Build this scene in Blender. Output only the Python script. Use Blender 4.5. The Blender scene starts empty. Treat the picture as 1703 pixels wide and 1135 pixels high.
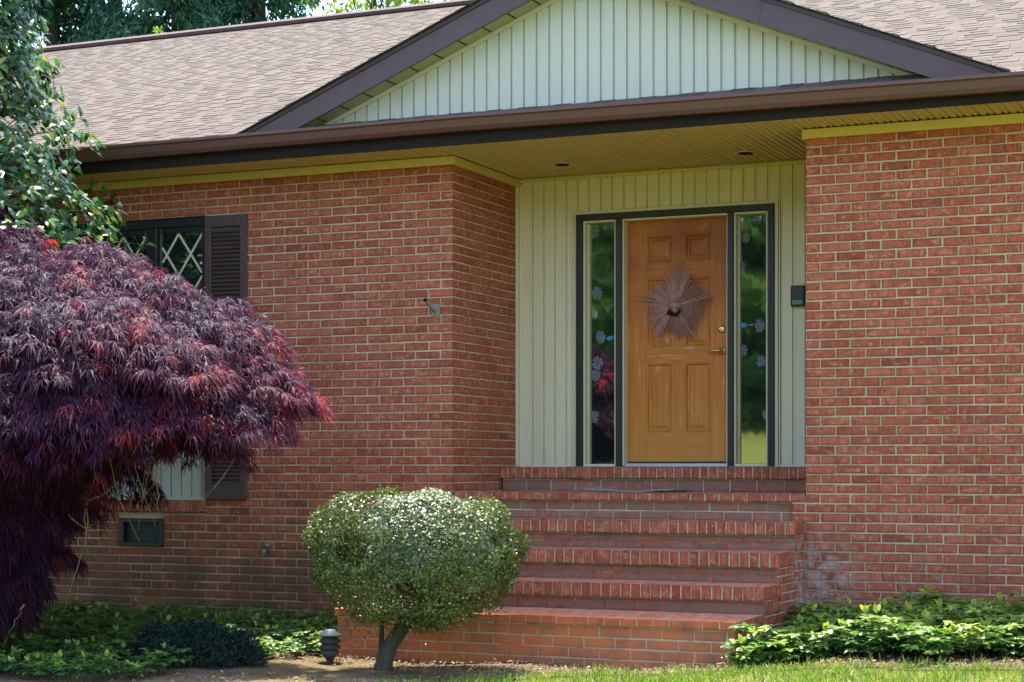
import bpy, math, random
import numpy as np
from mathutils import Vector, Matrix
R = np.random.default_rng(7)
random.seed(7)
SC = bpy.context.scene
COL = SC.collection
rad = math.radians

# ------------------------------------------------------------------ mesh builder
class MB:
    """collects vertices and faces (any size) and links them as one mesh object"""
    def __init__(s):
        s.V = []; s.n = 0; s.L = []; s.C = []; s.M = []; s.A = []
    def add(s, V, F, mat=0, attr=None):
        V = np.asarray(V, float).reshape(-1, 3)
        if isinstance(F, np.ndarray):
            s.L.append((F + s.n).ravel()); s.C.append(np.full(len(F), F.shape[1])); nf = len(F)
        else:
            for f in F: s.L.append(np.asarray(f) + s.n)
            s.C.append(np.array([len(f) for f in F])); nf = len(F)
        s.M.append(np.full(nf, mat) if np.isscalar(mat) else np.asarray(mat))
        s.A.append(np.zeros(len(V)) if attr is None else (np.full(len(V), attr, float) if np.isscalar(attr) else np.asarray(attr, float)))
        s.V.append(V); s.n += len(V)
        return s
    def box(s, x0, x1, y0, y1, z0, z1, b=0.0, mat=0, M=None, attr=None):
        if b <= 0:
            V = [(x, y, z) for x in (x0, x1) for y in (y0, y1) for z in (z0, z1)]
            F = np.array([(0,1,3,2),(4,6,7,5),(0,4,5,1),(2,3,7,6),(0,2,6,4),(1,5,7,3)])
            V = np.array(V, float)
        else:
            import bmesh
            b = min(b, .45*abs(x1-x0), .45*abs(y1-y0), .45*abs(z1-z0))
            bm = bmesh.new(); bmesh.ops.create_cube(bm, size=1)
            for v in bm.verts:
                v.co.x = x0 if v.co.x < 0 else x1; v.co.y = y0 if v.co.y < 0 else y1; v.co.z = z0 if v.co.z < 0 else z1
            bmesh.ops.bevel(bm, geom=bm.edges[:], offset=b, segments=1, affect='EDGES')
            bmesh.ops.recalc_face_normals(bm, faces=bm.faces[:])
            V = np.array([v.co[:] for v in bm.verts]); F = [[v.index for v in f.verts] for f in bm.faces]
            bm.free()
        if M is not None: V = V @ np.array(M.to_3x3()).T + np.array(M.translation)
        return s.add(V, F, mat, attr)
    def tube(s, pts, r, n=8, mat=0, cap=True, attr=None):
        pts = np.asarray(pts, float); m = len(pts)
        r = np.broadcast_to(np.asarray(r, float), (m,))
        T = np.gradient(pts, axis=0); T /= np.linalg.norm(T, axis=1)[:, None] + 1e-9
        up = np.array([0, 0, 1.]) if abs(T[0][2]) < .9 else np.array([1., 0, 0])
        a = np.cross(T[0], up); a /= np.linalg.norm(a)
        V = []
        for i in range(m):
            a = a - T[i]*np.dot(a, T[i]); a /= np.linalg.norm(a) + 1e-9
            b = np.cross(T[i], a)
            for k in range(n):
                t = 2*math.pi*k/n
                V.append(pts[i] + r[i]*(math.cos(t)*a + math.sin(t)*b))
        F = [(i*n+k, i*n+(k+1) % n, (i+1)*n+(k+1) % n, (i+1)*n+k) for i in range(m-1) for k in range(n)]
        if cap: F += [tuple(range(n-1, -1, -1)), tuple((m-1)*n+k for k in range(n))]
        return s.add(V, F, mat, attr)
    def lathe(s, prof, o=(0, 0, 0), n=20, mat=0):
        V = []; m = len(prof)
        for r, z in prof:
            for k in range(n):
                t = 2*math.pi*k/n; V.append((o[0]+r*math.cos(t), o[1]+r*math.sin(t), o[2]+z))
        F = [(i*n+k, i*n+(k+1) % n, (i+1)*n+(k+1) % n, (i+1)*n+k) for i in range(m-1) for k in range(n)]
        F += [tuple(range(n-1, -1, -1)), tuple((m-1)*n+k for k in range(n))]
        return s.add(V, F, mat)
    def build(s, name, mats, parent=None, smooth=False, attr=None):
        V = np.concatenate(s.V); L = np.concatenate(s.L); C = np.concatenate(s.C)
        me = bpy.data.meshes.new(name)
        base = BASE.get(parent.name) if parent is not None else None
        if base is not None: V = V - np.array(base)
        me.vertices.add(len(V)); me.vertices.foreach_set('co', V.ravel())
        me.loops.add(len(L)); me.loops.foreach_set('vertex_index', L.astype(np.int32))
        me.polygons.add(len(C))
        me.polygons.foreach_set('loop_start', np.concatenate([[0], np.cumsum(C)[:-1]]).astype(np.int32))
        me.polygons.foreach_set('material_index', np.concatenate(s.M).astype(np.int32))
        me.polygons.foreach_set('use_smooth', np.full(len(C), bool(smooth)))
        at = me.attributes.new('tint', 'FLOAT', 'POINT'); at.data.foreach_set('value', np.concatenate(s.A))
        me.update(calc_edges=True); me.validate()
        for m in (mats if isinstance(mats, (list, tuple)) else [mats]): me.materials.append(m)
        o = bpy.data.objects.new(name, me); COL.objects.link(o)
        if parent is not None:
            o.parent = parent; BASE[o.name] = base
        return o
BASE = {}
def thing(name, label, cat, loc, group=None):
    o = bpy.data.objects.new(name, None); COL.objects.link(o); o.location = loc; o.empty_display_size = .2
    o['label'] = label; o['category'] = cat
    if group: o['group'] = group
    BASE[o.name] = tuple(loc)
    return o
def tag(o, label=None, cat=None, group=None, kind=None):
    if label: o['label'] = label
    if cat: o['category'] = cat
    if group: o['group'] = group
    if kind: o['kind'] = kind
    return o
def recentre(o, p):
    """move a single-mesh thing's origin to its base point"""
    me = o.data; n = len(me.vertices); a = np.empty(n*3); me.vertices.foreach_get('co', a)
    a = a.reshape(-1, 3) - np.array(p); me.vertices.foreach_set('co', a.ravel()); o.location = p; return o
def nrm(a): return a/(np.linalg.norm(a, axis=-1, keepdims=True)+1e-9)

# ------------------------------------------------------------------ materials
class NT:
    def __init__(s, name):
        s.m = bpy.data.materials.new(name); s.m.use_nodes = True; s.t = s.m.node_tree; s.t.nodes.clear()
        s.out = s.n('ShaderNodeOutputMaterial')
    def n(s, typ, **kw):
        nd = s.t.nodes.new(typ)
        for k, v in kw.items():
            if k.startswith('i_'): nd.inputs[k[2:].replace('_', ' ')].default_value = v
            else: setattr(nd, k, v)
        return nd
    def l(s, a, b): s.t.links.new(a, b)
    def coord(s, scale=(1, 1, 1)):
        g = s.n('ShaderNodeNewGeometry'); mp = s.n('ShaderNodeMapping'); mp.inputs['Scale'].default_value = scale
        s.l(g.outputs['Position'], mp.inputs['Vector']); return mp.outputs['Vector']
    def noise(s, vec, scale, detail=4, rough=.55, dist=0):
        nd = s.n('ShaderNodeTexNoise'); nd.inputs['Scale'].default_value = scale; nd.inputs['Detail'].default_value = detail
        nd.inputs['Roughness'].default_value = rough; nd.inputs['Distortion'].default_value = dist
        if vec is not None: s.l(vec, nd.inputs['Vector'])
        return nd.outputs['Fac']
    def ramp(s, fac, stops, interp='LINEAR'):
        nd = s.n('ShaderNodeValToRGB'); cr = nd.color_ramp; cr.interpolation = interp
        while len(cr.elements) < len(stops): cr.elements.new(.5)
        for e, (p, c) in zip(cr.elements, stops):
            e.position = p; e.color = (c if hasattr(c, '__len__') else (c, c, c)) if not hasattr(c, '__len__') or len(c) == 4 else (*c, 1)
            if not hasattr(c, '__len__'): e.color = (c, c, c, 1)
        s.l(fac, nd.inputs['Fac']); return nd.outputs['Color']
    def mix(s, fac, a, b, mode='MIX'):
        nd = s.n('ShaderNodeMix', data_type='RGBA', blend_type=mode)
        if isinstance(fac, (int, float)): nd.inputs[0].default_value = fac
        else: s.l(fac, nd.inputs[0])
        for i, v in ((6, a), (7, b)):
            if isinstance(v, tuple): nd.inputs[i].default_value = (*v[:3], 1)
            else: s.l(v, nd.inputs[i])
        return nd.outputs[2]
    def math(s, op, a, b=None, clamp=False):
        nd = s.n('ShaderNodeMath', operation=op, use_clamp=clamp)
        for i, v in ((0, a), (1, b)):
            if v is None: continue
            if isinstance(v, (int, float)): nd.inputs[i].default_value = v
            else: s.l(v, nd.inputs[i])
        return nd.outputs[0]
    def maprange(s, v, a, b, c=0, d=1):
        nd = s.n('ShaderNodeMapRange', interpolation_type='SMOOTHSTEP')
        s.l(v, nd.inputs[0])
        for i, x in enumerate((a, b, c, d)): nd.inputs[i+1].default_value = x
        return nd.outputs[0]
    def island(s): return s.n('ShaderNodeNewGeometry').outputs['Random Per Island']
    def tint(s):
        nd = s.n('ShaderNodeAttribute'); nd.attribute_name = 'tint'; return nd.outputs['Fac']
    def xyz(s):
        g = s.n('ShaderNodeNewGeometry'); sp = s.n('ShaderNodeSeparateXYZ'); s.l(g.outputs['Position'], sp.inputs[0]); return sp.outputs
    def bsdf(s, col, rough=.6, spec=.5, bump=None, bstr=.3, bdist=.01, metal=0, trans=None):
        p = s.n('ShaderNodeBsdfPrincipled')
        if isinstance(col, tuple): p.inputs['Base Color'].default_value = (*col[:3], 1)
        else: s.l(col, p.inputs['Base Color'])
        if isinstance(rough, (int, float)): p.inputs['Roughness'].default_value = rough
        else: s.l(rough, p.inputs['Roughness'])
        p.inputs['Specular IOR Level'].default_value = spec; p.inputs['Metallic'].default_value = metal
        if bump is not None:
            b = s.n('ShaderNodeBump'); b.inputs['Strength'].default_value = bstr; b.inputs['Distance'].default_value = bdist
            s.l(bump, b.inputs['Height']); s.l(b.outputs[0], p.inputs['Normal'])
        o = p.outputs[0]
        if trans is not None:
            tcol, f = trans
            t = s.n('ShaderNodeBsdfTranslucent')
            if isinstance(tcol, tuple): t.inputs[0].default_value = (*tcol[:3], 1)
            else: s.l(tcol, t.inputs[0])
            mx = s.n('ShaderNodeMixShader'); mx.inputs[0].default_value = f
            s.l(o, mx.inputs[1]); s.l(t.outputs[0], mx.inputs[2]); o = mx.outputs[0]
        s.l(o, s.out.inputs[0]); return s.m

def mottled(name, col, var=.12, scale=30, rough=.6, spec=.4, bstr=.15, stretch=(1, 1, 1), bdist=.004):
    k = NT(name); v = k.coord(stretch); n = k.noise(v, scale, 5)
    n2 = k.noise(k.coord(), 1.7, 3)
    lo = tuple(c*(1-var) for c in col); hi = tuple(min(1, c*(1+var)) for c in col)
    c = k.ramp(n, [(.3, lo), (.7, hi)]); c = k.mix(k.math('MULTIPLY', n2, .35), c, tuple(x*.82 for x in col))
    return k.bsdf(c, rough, spec, n, bstr, bdist)

def brick_mat(name, kind):
    k = NT(name); isl = k.island(); v = k.coord()
    c = k.ramp(isl, [(0, (0.27, 0.0578, 0.0278)), (.2, (0.4, 0.101, 0.0492)), (.4, (0.32, 0.0753, 0.0353)), (.6, (0.45, 0.123, 0.064)), (.8, (0.36, 0.0876, 0.0426)), (.92, (0.42, 0.114, 0.0615)), (1, (0.22, 0.0491, 0.0262))])
    str_ = k.noise(k.coord((42, 42, 10)), 1, 4, .6)
    c = k.mix(k.maprange(str_, .48, .66, 0, .6), c, (0.17, 0.032, 0.0104))
    bl = k.noise(k.coord((17, 17, 24)), 1, 4, .65); c = k.mix(k.maprange(bl, .5, .68, 0, .6), c, (0.64, 0.26, 0.12))
    b2 = k.noise(v, 9, 3, .6); c = k.mix(k.maprange(b2, .53, .7, 0, .5), c, (0.22, 0.043, 0.0144))
    fine = k.noise(v, 120, 3, .7); c = k.mix(k.maprange(fine, .48, .66, 0, .6), c, (0.15, 0.033, 0.012))
    ed = k.tint(); edn = k.math('MULTIPLY', ed, k.maprange(k.noise(v, 45, 3), .35, .65, .1, .8))
    c = k.mix(edn, c, (0.15, 0.0304, 0.0155))
    X, Y, Z = k.xyz()
    big = k.noise(v, 2.2, 5, .6)
    # damp green-black growth low on the wall, enlarged to add painted shade
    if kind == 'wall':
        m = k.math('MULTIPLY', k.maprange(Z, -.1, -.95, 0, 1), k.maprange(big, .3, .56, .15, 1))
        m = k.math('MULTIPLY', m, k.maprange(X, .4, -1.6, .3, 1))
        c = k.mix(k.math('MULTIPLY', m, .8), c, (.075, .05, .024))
    else:
        moss = k.maprange(k.noise(v, 5.5, 5, .65), .55, .7, 0, .75); c = k.mix(moss, c, (.17, .11, .055))
        mm = k.maprange(k.noise(v, 9, 4, .6), .62, .72, 0, .6); c = k.mix(mm, c, (.11, .10, .03))
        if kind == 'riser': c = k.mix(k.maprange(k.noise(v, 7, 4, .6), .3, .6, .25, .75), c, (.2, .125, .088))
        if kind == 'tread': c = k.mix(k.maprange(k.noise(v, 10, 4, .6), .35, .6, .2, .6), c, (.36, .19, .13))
        bounce = k.math('MULTIPLY', k.maprange(Y, -1.55, -1.68, 0, 1), k.maprange(k.noise(v, 6, 4), .3, .6, .25, .8))  # orange bounce light from the sunlit ground, painted on the lowest step
        c = k.mix(bounce, c, (0.56, 0.152, 0.0465))
    # lime bloom in the corner between the steps and the wall
    d = k.n('ShaderNodeVectorMath', operation='DISTANCE'); g = k.n('ShaderNodeNewGeometry'); k.l(g.outputs['Position'], d.inputs[0]); d.inputs[1].default_value = (2.83, -.08, -.78)
    e = k.math('MULTIPLY', k.maprange(d.outputs['Value'], .42, .1, 0, 1), k.maprange(k.noise(v, 11, 5, .7),   .42, .62, 0, .48))
    c = k.mix(e, c, (.52, .5, .5))
    h = k.math('ADD', k.math('MULTIPLY', fine, .5), bl)
    return k.bsdf(c, .85, .25, h, .45, .004)
def mortar_mat():
    k = NT('mortar'); v = k.coord(); n = k.noise(v, 90, 5, .7); b = k.noise(v, 3, 4)
    c = k.ramp(n, [(.3, (.36, .27, .165)), (.7, (.53, .415, .275))]); c = k.mix(k.maprange(b, .42, .62, 0, .6), c, (.27, .2, .115))
    X, Y, Z = k.xyz()
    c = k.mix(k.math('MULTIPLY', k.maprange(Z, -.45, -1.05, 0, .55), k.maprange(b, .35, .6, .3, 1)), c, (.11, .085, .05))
    return k.bsdf(c, .95, .15, n, .6, .004)
M = {}
def step_mortar():
    k = NT('step_mortar'); v = k.coord(); n = k.noise(v, 80, 5, .7); b = k.noise(v, 5, 4)
    c = k.ramp(n, [(.3, (.36, .285, .19)), (.7, (.54, .44, .31))]); c = k.mix(k.maprange(b, .52, .68, 0, .7), c, (.15, .125, .05))
    return k.bsdf(c, .95, .15, n, .6, .004)
M['step_mortar'] = step_mortar()
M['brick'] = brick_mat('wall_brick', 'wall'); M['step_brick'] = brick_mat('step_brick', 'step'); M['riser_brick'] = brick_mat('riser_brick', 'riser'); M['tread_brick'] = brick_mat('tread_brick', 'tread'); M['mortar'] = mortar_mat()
def shingle_mat():
    k = NT('shingle'); isl = k.island(); v = k.coord()
    c = k.ramp(isl, [(0, (.078, .061, .048)), (.35, (.102, .08, .064)), (.7, (.116, .092, .074)), (1, (.088, .069, .055))])
    g = k.noise(v, 420, 2, .8); c = k.mix(k.maprange(g, .4, .75, 0, .5), c, (.07, .052, .041))
    b = k.noise(v, 1.1, 4); c = k.mix(k.maprange(b, .5, .75, 0, .35), c, (.115, .087, .07))
    return k.bsdf(c, .95, .15, g, .5, .004)
M['shingle'] = shingle_mat()
def siding_mat(name, col):
    k = NT(name); v = k.coord((1, 1, .08)); n = k.noise(v, 140, 3, .6); b = k.noise(k.coord((2, 2, .6)), 2.2, 4)
    c = k.mix(k.maprange(b, .45, .75, 0, .3), col, tuple(x*.8 for x in col))
    spot = k.noise(k.coord(), 38, 2, .5); c = k.mix(k.maprange(spot, .74, .8, 0, .5), c, (.2, .17, .1))
    return k.bsdf(c, .55, .35, n, .12, .002)
M['siding'] = siding_mat('cream_siding', (.60, .53, .36))
M['gable_siding'] = siding_mat('pale_gable_siding', (.47, .455, .375))
M['soffit'] = siding_mat('soffit_panel', (.56, .41, .18))
M['trim'] = mottled('cream_trim', (.56, .43, .15), .06, 25, .5)
M['gutter'] = mottled('brown_gutter_paint', (.105, .043, .037), .1, 18, .42, .45, .05)
M['fascia'] = mottled('dark_brown_fascia', (.016, .012, .011), .12, 14, .8, .15)
M['rake'] = mottled('brown_rake_paint', (.075, .042, .045), .1, 10, .5, .4, .06)
M['drip'] = mottled('drip_edge_paint', (.035, .022, .026), .1, 20, .5)
M['dark_frame'] = mottled('dark_bronze_frame', (.016, .014, .015), .15, 20, .42)
M['shutter'] = mottled('brown_shutter_paint', (.07, .042, .035), .15, 30, .6, .35, .2, (1, 1, .2))
M['cream'] = mottled('cream_paint', (.62, .54, .33), .06, 20, .5)
M['black'] = mottled('black_plastic', (.012, .012, .013), .2, 40, .5)
M['brass'] = NT('worn_brass').bsdf((.62, .45, .18), .32, .5, metal=1)
M['steel'] = NT('galvanised_steel').bsdf((.42, .43, .43), .45, .5, metal=1)
M['label_green'] = mottled('faded_green_label', (.09, .22, .13), .35, 120, .5)
M['plaque_face'] = mottled('mottled_dark_plaque', (.045, .04, .04), .4, 160, .6)
M['white_plastic'] = mottled('white_plastic', (.6, .6, .58), .05, 30, .4)
M['dark_void'] = NT('dark_recess').bsdf((.006, .006, .006), .9, .1)
M['aluminium'] = NT('sill_aluminium').bsdf((.5, .52, .54), .4, .5, metal=.8)
M['mat_fabric'] = mottled('worn_grey_mat', (.26, .25, .24), .2, 60, 1, 0, .5)
M['concrete'] = mottled('dark_footing', (.06, .055, .045), .3, 16, .95, .1, .5)
M['twig'] = mottled('mauve_twig', (.40, .205, .18), .35, 40, .8, .2, .3)
M['gourd'] = mottled('brown_gourd', (.32, .18, .13), .25, 50, .6)
M['verdigris'] = mottled('weathered_bluish_metal', (.028, .05, .062), .35, 40, .6, .4)
M['lamp_dark'] = mottled('weathered_lamp_body', (.05, .048, .04), .4, 40, .6)
M['grille'] = NT('green_grey_mesh').bsdf((.06, .1, .09), .5, .4)
def door_mat():
    k = NT('weathered_varnished_wood'); hz = k.tint()
    gv = k.noise(k.coord((46, 46, 1.8)), 1.3, 6, .65, .3); gh = k.noise(k.coord((1.8, 46, 46)), 1.3, 6, .65, .3)
    wv = k.noise(k.coord((26, 26, 2.2)), 1.2, 5, .7); wh = k.noise(k.coord((2.2, 26, 26)), 1.2, 5, .7)
    def pick(a, b):
        m = k.n('ShaderNodeMix'); k.l(hz, m.inputs[0]); k.l(a, m.inputs[2]); k.l(b, m.inputs[3]); return m.outputs[0]
    g = pick(gv, gh); worn = pick(wv, wh)
    c = k.ramp(g, [(.25, (.33, .085, .006)), (.5, (.45, .135, .012)), (.75, (.52, .185, .025))])
    X, Y, Z = k.xyz()
    w = k.math('MULTIPLY', k.maprange(worn, .53, .66, 0, 1), k.maprange(k.noise(k.coord(), 3.2, 4, .6), .42, .57, .15, .85)); c = k.mix(w, c, (.58, .30, .10))
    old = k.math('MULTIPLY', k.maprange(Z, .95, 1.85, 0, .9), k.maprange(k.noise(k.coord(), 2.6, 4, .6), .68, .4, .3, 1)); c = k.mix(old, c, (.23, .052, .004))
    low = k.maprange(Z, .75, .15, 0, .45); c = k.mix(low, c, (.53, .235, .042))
    return k.bsdf(c, .48, .35, g, .25, .002)
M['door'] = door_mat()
def glass_mat():
    k = NT('window_glass'); d = k.n('ShaderNodeBsdfDiffuse'); d.inputs[0].default_value = (.008, .013, .013, 1)
    g = k.n('ShaderNodeBsdfGlossy'); g.inputs['Roughness'].default_value = .03; g.inputs[0].default_value = (.86, .93, .9, 1)
    n = k.noise(k.coord((5, 5, 3.2)), 1, 2, .5); b = k.n('ShaderNodeBump'); b.inputs['Strength'].default_value = .022; b.inputs['Distance'].default_value = .02
    k.l(n, b.inputs['Height']); k.l(b.outputs[0], g.inputs['Normal'])
    mx = k.n('ShaderNodeMixShader'); mx.inputs[0].default_value = .32; k.l(d.outputs[0], mx.inputs[1]); k.l(g.outputs[0], mx.inputs[2]); k.l(mx.outputs[0], k.out.inputs[0]); return k.m
M['glass'] = glass_mat()
M['petal'] = mottled('white_lace_petal', (.13, .145, .18), .5, 120, .7)
M['bluebird'] = mottled('blue_bird_print', (.05, .22, .4), .3, 60, .7)
M['bark'] = mottled('grey_bark', (.075, .066, .04), .4, 24, .9, .2, .8, (1, 1, .3), .02)
M['bark_dark'] = mottled('dark_bark', (.05, .042, .035), .3, 22, .9, .2, .6, (1, 1, .3), .02)
M['twig_tan'] = mottled('dry_tan_twig', (.34, .27, .13), .25, 60, .8)
def leaf(name, stops, trans, tf=.35, rough=.42, spec=.5, by='island', twf=1.0):
    k = NT(name); f = k.island() if by == 'island' else k.tint()
    c = k.ramp(f, stops); n = k.noise(k.coord(), 26, 3); c = k.mix(k.maprange(n, .4, .7, 0, .3), c, tuple(x*.6 for x in stops[0][1]))
    t = k.mix(1.0, c, trans, 'MULTIPLY')
    return k.bsdf(c, rough, spec, None, trans=(t, tf))
M['maple_leaf'] = leaf('maple_leaf', [(0, (.024, .009, .03)), (.4, (.055, .015, .042)), (.68, (.11, .024, .044)), (.88, (.24, .04, .045)), (1, (.40, .055, .05))], (2.5, .9, .85), .4, .55, .16, 'tint')
M['holly_leaf'] = leaf('holly_leaf', [(0, (.014, .05, .016)), (.45, (.026, .09, .024)), (.8, (.05, .14, .026)), (.9, (.15, .25, .03)), (1, (.32, .26, .04))], (1.5, 1.7, .5), .28, .36, .35)
M['shrub_leaf'] = leaf('clipped_shrub_leaf', [(0, (.026, .048, .015)), (.5, (.068, .104, .025)), (.88, (.14, .175, .04)), (1, (.24, .16, .06))], (1.3, 1.5, .6),   .22, .4, .5)
M['cover_leaf'] = leaf('ground_cover_leaf', [(0, (.02, .085, .028)), (.35, (.055, .16, .04)), (.7, (.17, .27, .055)), (1, (.36, .4, .07))], (1.5, 1.6, .5), .35, .38, .6, 'tint')
M['juniper_leaf'] = leaf('dark_evergreen_leaf', [(0, (.008, .02, .015)), (1, (.02, .038, .027))], (1, 1.2, .8), .15, .7, .15)
M['conifer_leaf'] = leaf('conifer_spray', [(0, (.016, .06, .042)), (.6, (.03, .1, .062)), (1, (.06, .14, .06))], (1.2, 1.5, .8), .35, .6, .3)
M['spring_leaf'] = leaf('pale_spring_leaf', [(0, (.10, .17, .03)), (.6, (.17, .25, .045)), (1, (.24, .3, .07))], (1.3, 1.4, .5), .5, .5, .3)
M['yard_leaf'] = leaf('yard_tree_leaf', [(0, (.05, .12, .03)), (.6, (.09, .18, .04)), (1, (.15, .24, .05))], (1.3, 1.5, .5), .4, .5, .3)
M['grass'] = leaf('grass_blade', [(0, (.07, .135, .015)), (.6, (.12, .2, .022)), (.88, (.2, .26, .04)), (1, (.32, .29, .12))], (1.3, 1.4, .5), .4, .5, .3)
M['dry_leaf'] = leaf('dry_leaf', [(0, (.12, .055, .03)), (.5, (.24, .13, .075)), (1, (.4, .28, .18))], (1, .9, .7), .15, .7, .2)
def lawn_mat():
    k = NT('lawn_turf'); v = k.coord(); n = k.noise(v, 1.2, 5, .6); f = k.noise(v, 60, 4, .7)
    c = k.ramp(n, [(.3, (.11, .13, .022)), (.55, (.15, .165, .03)), (.8, (.2, .18, .06))]); c = k.mix(k.maprange(f, .45, .7, 0, .5), c, (.06, .08, .02))
    return k.bsdf(c, .95, .1, f, .8, .03)
M['lawn'] = lawn_mat()
def mulch_mat():
    k = NT('bark_mulch'); v = k.coord((1, 1, 1)); n = k.noise(k.coord((60, 140, 60)), 1, 5, .7); b = k.noise(v, 3.5, 4)
    c = k.ramp(n, [(.3, (.075, .052, .03)), (.5, (.19, .135, .08)), (.72, (.36, .27, .17))]); c = k.mix(k.maprange(b, .42, .62, 0, .65), c, (.095, .085, .03))
    return k.bsdf(c, 1, .05, n, 1, .02)
M['mulch'] = mulch_mat()

# ------------------------------------------------------------------ brickwork
CO = 0.0679; BL = 0.2126; JT = 0.0115; Z0B = 2.265   # course, brick pitch, joint, first bed joint
def bricks(mb, boxes, O, U, W, Nn, dep=.02, mat=0):
    """boxes: (u0,u1,w0,w1[,d]) brick faces in a plane O + u U + w W, Nn outward"""
    O, U, W, Nn = (np.array(a, float) for a in (O, U, W, Nn))
    b = np.array([x if len(x) == 5 else (*x, 0) for x in boxes], float); n = len(b)
    if n == 0: return
    j = R.normal(0, .0011, (n, 4)); u0 = b[:, 0]+j[:, 0]; u1 = b[:, 1]+j[:, 1]; w0 = b[:, 2]+j[:, 2]; w1 = b[:, 3]+j[:, 3]
    d = b[:, 4] + np.clip(R.normal(0, .0008, n), -.002, .002)
    def ring(ins, dd):
        c = R.normal(0, .0006, (n, 4, 2))
        us = np.stack([u0+ins, u1-ins, u1-ins, u0+ins], 1)+c[:, :, 0]; ws = np.stack([w0+ins, w0+ins, w1-ins, w1-ins], 1)+c[:, :, 1]
        return O + us[..., None]*U + ws[..., None]*W + (np.broadcast_to(np.asarray(dd), (n,)))[:, None, None]*Nn
    V = np.concatenate([ring(0, d-dep), ring(0, d-.003), ring(.003, d), ring(.013, d+.0004)], 1)
    F = [(12, 13, 14, 15)]
    for r in range(3):
        for q in range(4): F.append((r*4+q, r*4+(q+1) % 4, r*4+4+(q+1) % 4, r*4+4+q))
    F = np.array(F); idx = (np.arange(n)*16)[:, None, None]+F[None]
    A = np.tile(np.array([1]*12+[0]*4, float), n)
    mb.add(V.reshape(-1, 3), idx.reshape(-1, 4), mat, A)
def course_boxes(u0, u1, zlo, zhi, phase, holes=(), par0=0, drift=.004):
    """running bond over u0..u1; phase = u of a joint on even courses"""
    out = []; k0 = int(math.ceil((Z0B-zhi)/CO)); k1 = int(math.floor((Z0B-zlo)/CO))
    for k in range(k0-1, k1+1):
        zt = Z0B-k*CO-JT/2; zb = zt-CO+JT; zt = min(zt, zhi); zb = max(zb, zlo)
        if zt-zb < .012: continue
        ph = phase+(BL/2 if (k+par0) % 2 else 0)+random.uniform(-drift, drift)
        i0 = math.floor((u0-ph)/BL)-1
        x = ph+i0*BL
        while x < u1:
            a, b = max(x+JT/2, u0), min(x+BL-JT/2, u1)
            x += BL
            if b-a < .02: continue
            segs = [(a, b)]
            for (ha, hb, hz0, hz1) in holes:
                if zb < hz1-.004 and zt > hz0+.004:
                    ns = []
                    for (p, q) in segs:
                        if hb <= p or ha >= q: ns.append((p, q))
                        else:
                            if ha-p > .02: ns.append((p, ha))
                            if q-hb > .02: ns.append((hb, q))
                    segs = ns
            for (p, q) in segs: out.append((p, q, zb, zt))
    return out
GZ = -1.5
TOPB = 2.33
H = thing('brick_house', 'red brick ranch house with brown shingle roof, cream gable and recessed wooden front door', 'house', (1.38, 0, -1.28))
# walls -- each with a mortar backing and window openings
WX0, WX1, WZ0, WZ1 = -4.03, -2.229, -.26, 2.063
fw = MB()
holes = [(WX0, WX1, WZ0-.105, WZ1), (-3.09, -2.645, -.65, -.416)]
bx = course_boxes(-8.3, 0, GZ, TOPB, -JT/2-.1, holes, 0)
bx = [(a, b if b < -.03 else 0.0, c, d) for a, b, c, d in bx]
bricks(fw, bx, (0, 0, 0), (1, 0, 0), (0, 0, 1), (0, -1, 0))
def backing(mb, u0, u1, z0, z1, y, hs):
    us = sorted({u0, u1, *[h[0] for h in hs], *[h[1] for h in hs]}); zs = sorted({z0, z1, *[h[2] for h in hs], *[h[3] for h in hs]})
    for i in range(len(us)-1):
        for j in range(len(zs)-1):
            cu, cz = (us[i]+us[i+1])/2, (zs[j]+zs[j+1])/2
            if any(h[0] < cu < h[1] and h[2] < cz < h[3] for h in hs): continue
            mb.add([(us[i], y, zs[j]), (us[i+1], y, zs[j]), (us[i+1], y, zs[j+1]), (us[i], y, zs[j+1])], np.array([(0, 1, 2, 3)]), 1)
backing(fw, -8.3, -.0045, GZ, TOPB, .0045, holes)
# opening reveals in mortar colour
for (a, b, c, d) in holes:
    for (p, q) in (((a, c), (a, d)), ((b, c), (b, d)), ((a, d), (b, d)), ((a, c), (b, c))):
        fw.add([(p[0], .004, p[1]), (q[0], .004, q[1]), (q[0], .12, q[1]), (p[0], .12, p[1])], np.array([(0, 1, 2, 3)]), 1)
# rowlock sill under the window
sb = []
x = WX0-.0
while x < WX1-.03:
    sb.append((x+.004, min(x+.0697-.005, WX1), WZ0-.1, WZ0-.004, .03)); x += .0697
bricks(fw, sb, (0, 0, 0), (1, 0, 0), (0, 0, 1), (0, -1, 0), .06)
fw.box(WX0, WX1-.002, -.024, .1, WZ0-.098, WZ0-.008, 0, 1)
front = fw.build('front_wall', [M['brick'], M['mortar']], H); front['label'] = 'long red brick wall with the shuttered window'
rw = MB()
bx = [(a if d < -.22 else max(a, 2.755), b, c, d) for a, b, c, d in course_boxes(2.66, 9.2, GZ, TOPB, 2.755+.108, (), 0) if b > 2.78 or d < -.22]
bricks(rw, bx, (0, 0, 0), (1, 0, 0), (0, 0, 1), (0, -1, 0))
backing(rw, 2.7595, 9.2, -.2, TOPB, .0045, []); backing(rw, 2.66, 9.2, GZ, -.2, .0045, [])
bx = course_boxes(.008, 1.26, -.2, TOPB, .1, (), 1)
bricks(rw, bx, (2.755, 0, 0), (0, 1, 0), (0, 0, 1), (-1, 0, 0))
rw.add([(2.7595, .0045, GZ), (2.7595, 1.26, GZ), (2.7595, 1.26, TOPB), (2.7595, .0045, TOPB)], np.array([(0, 1, 2, 3)]), 1)
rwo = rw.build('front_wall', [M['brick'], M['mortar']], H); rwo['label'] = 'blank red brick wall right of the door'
sw = MB()
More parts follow.
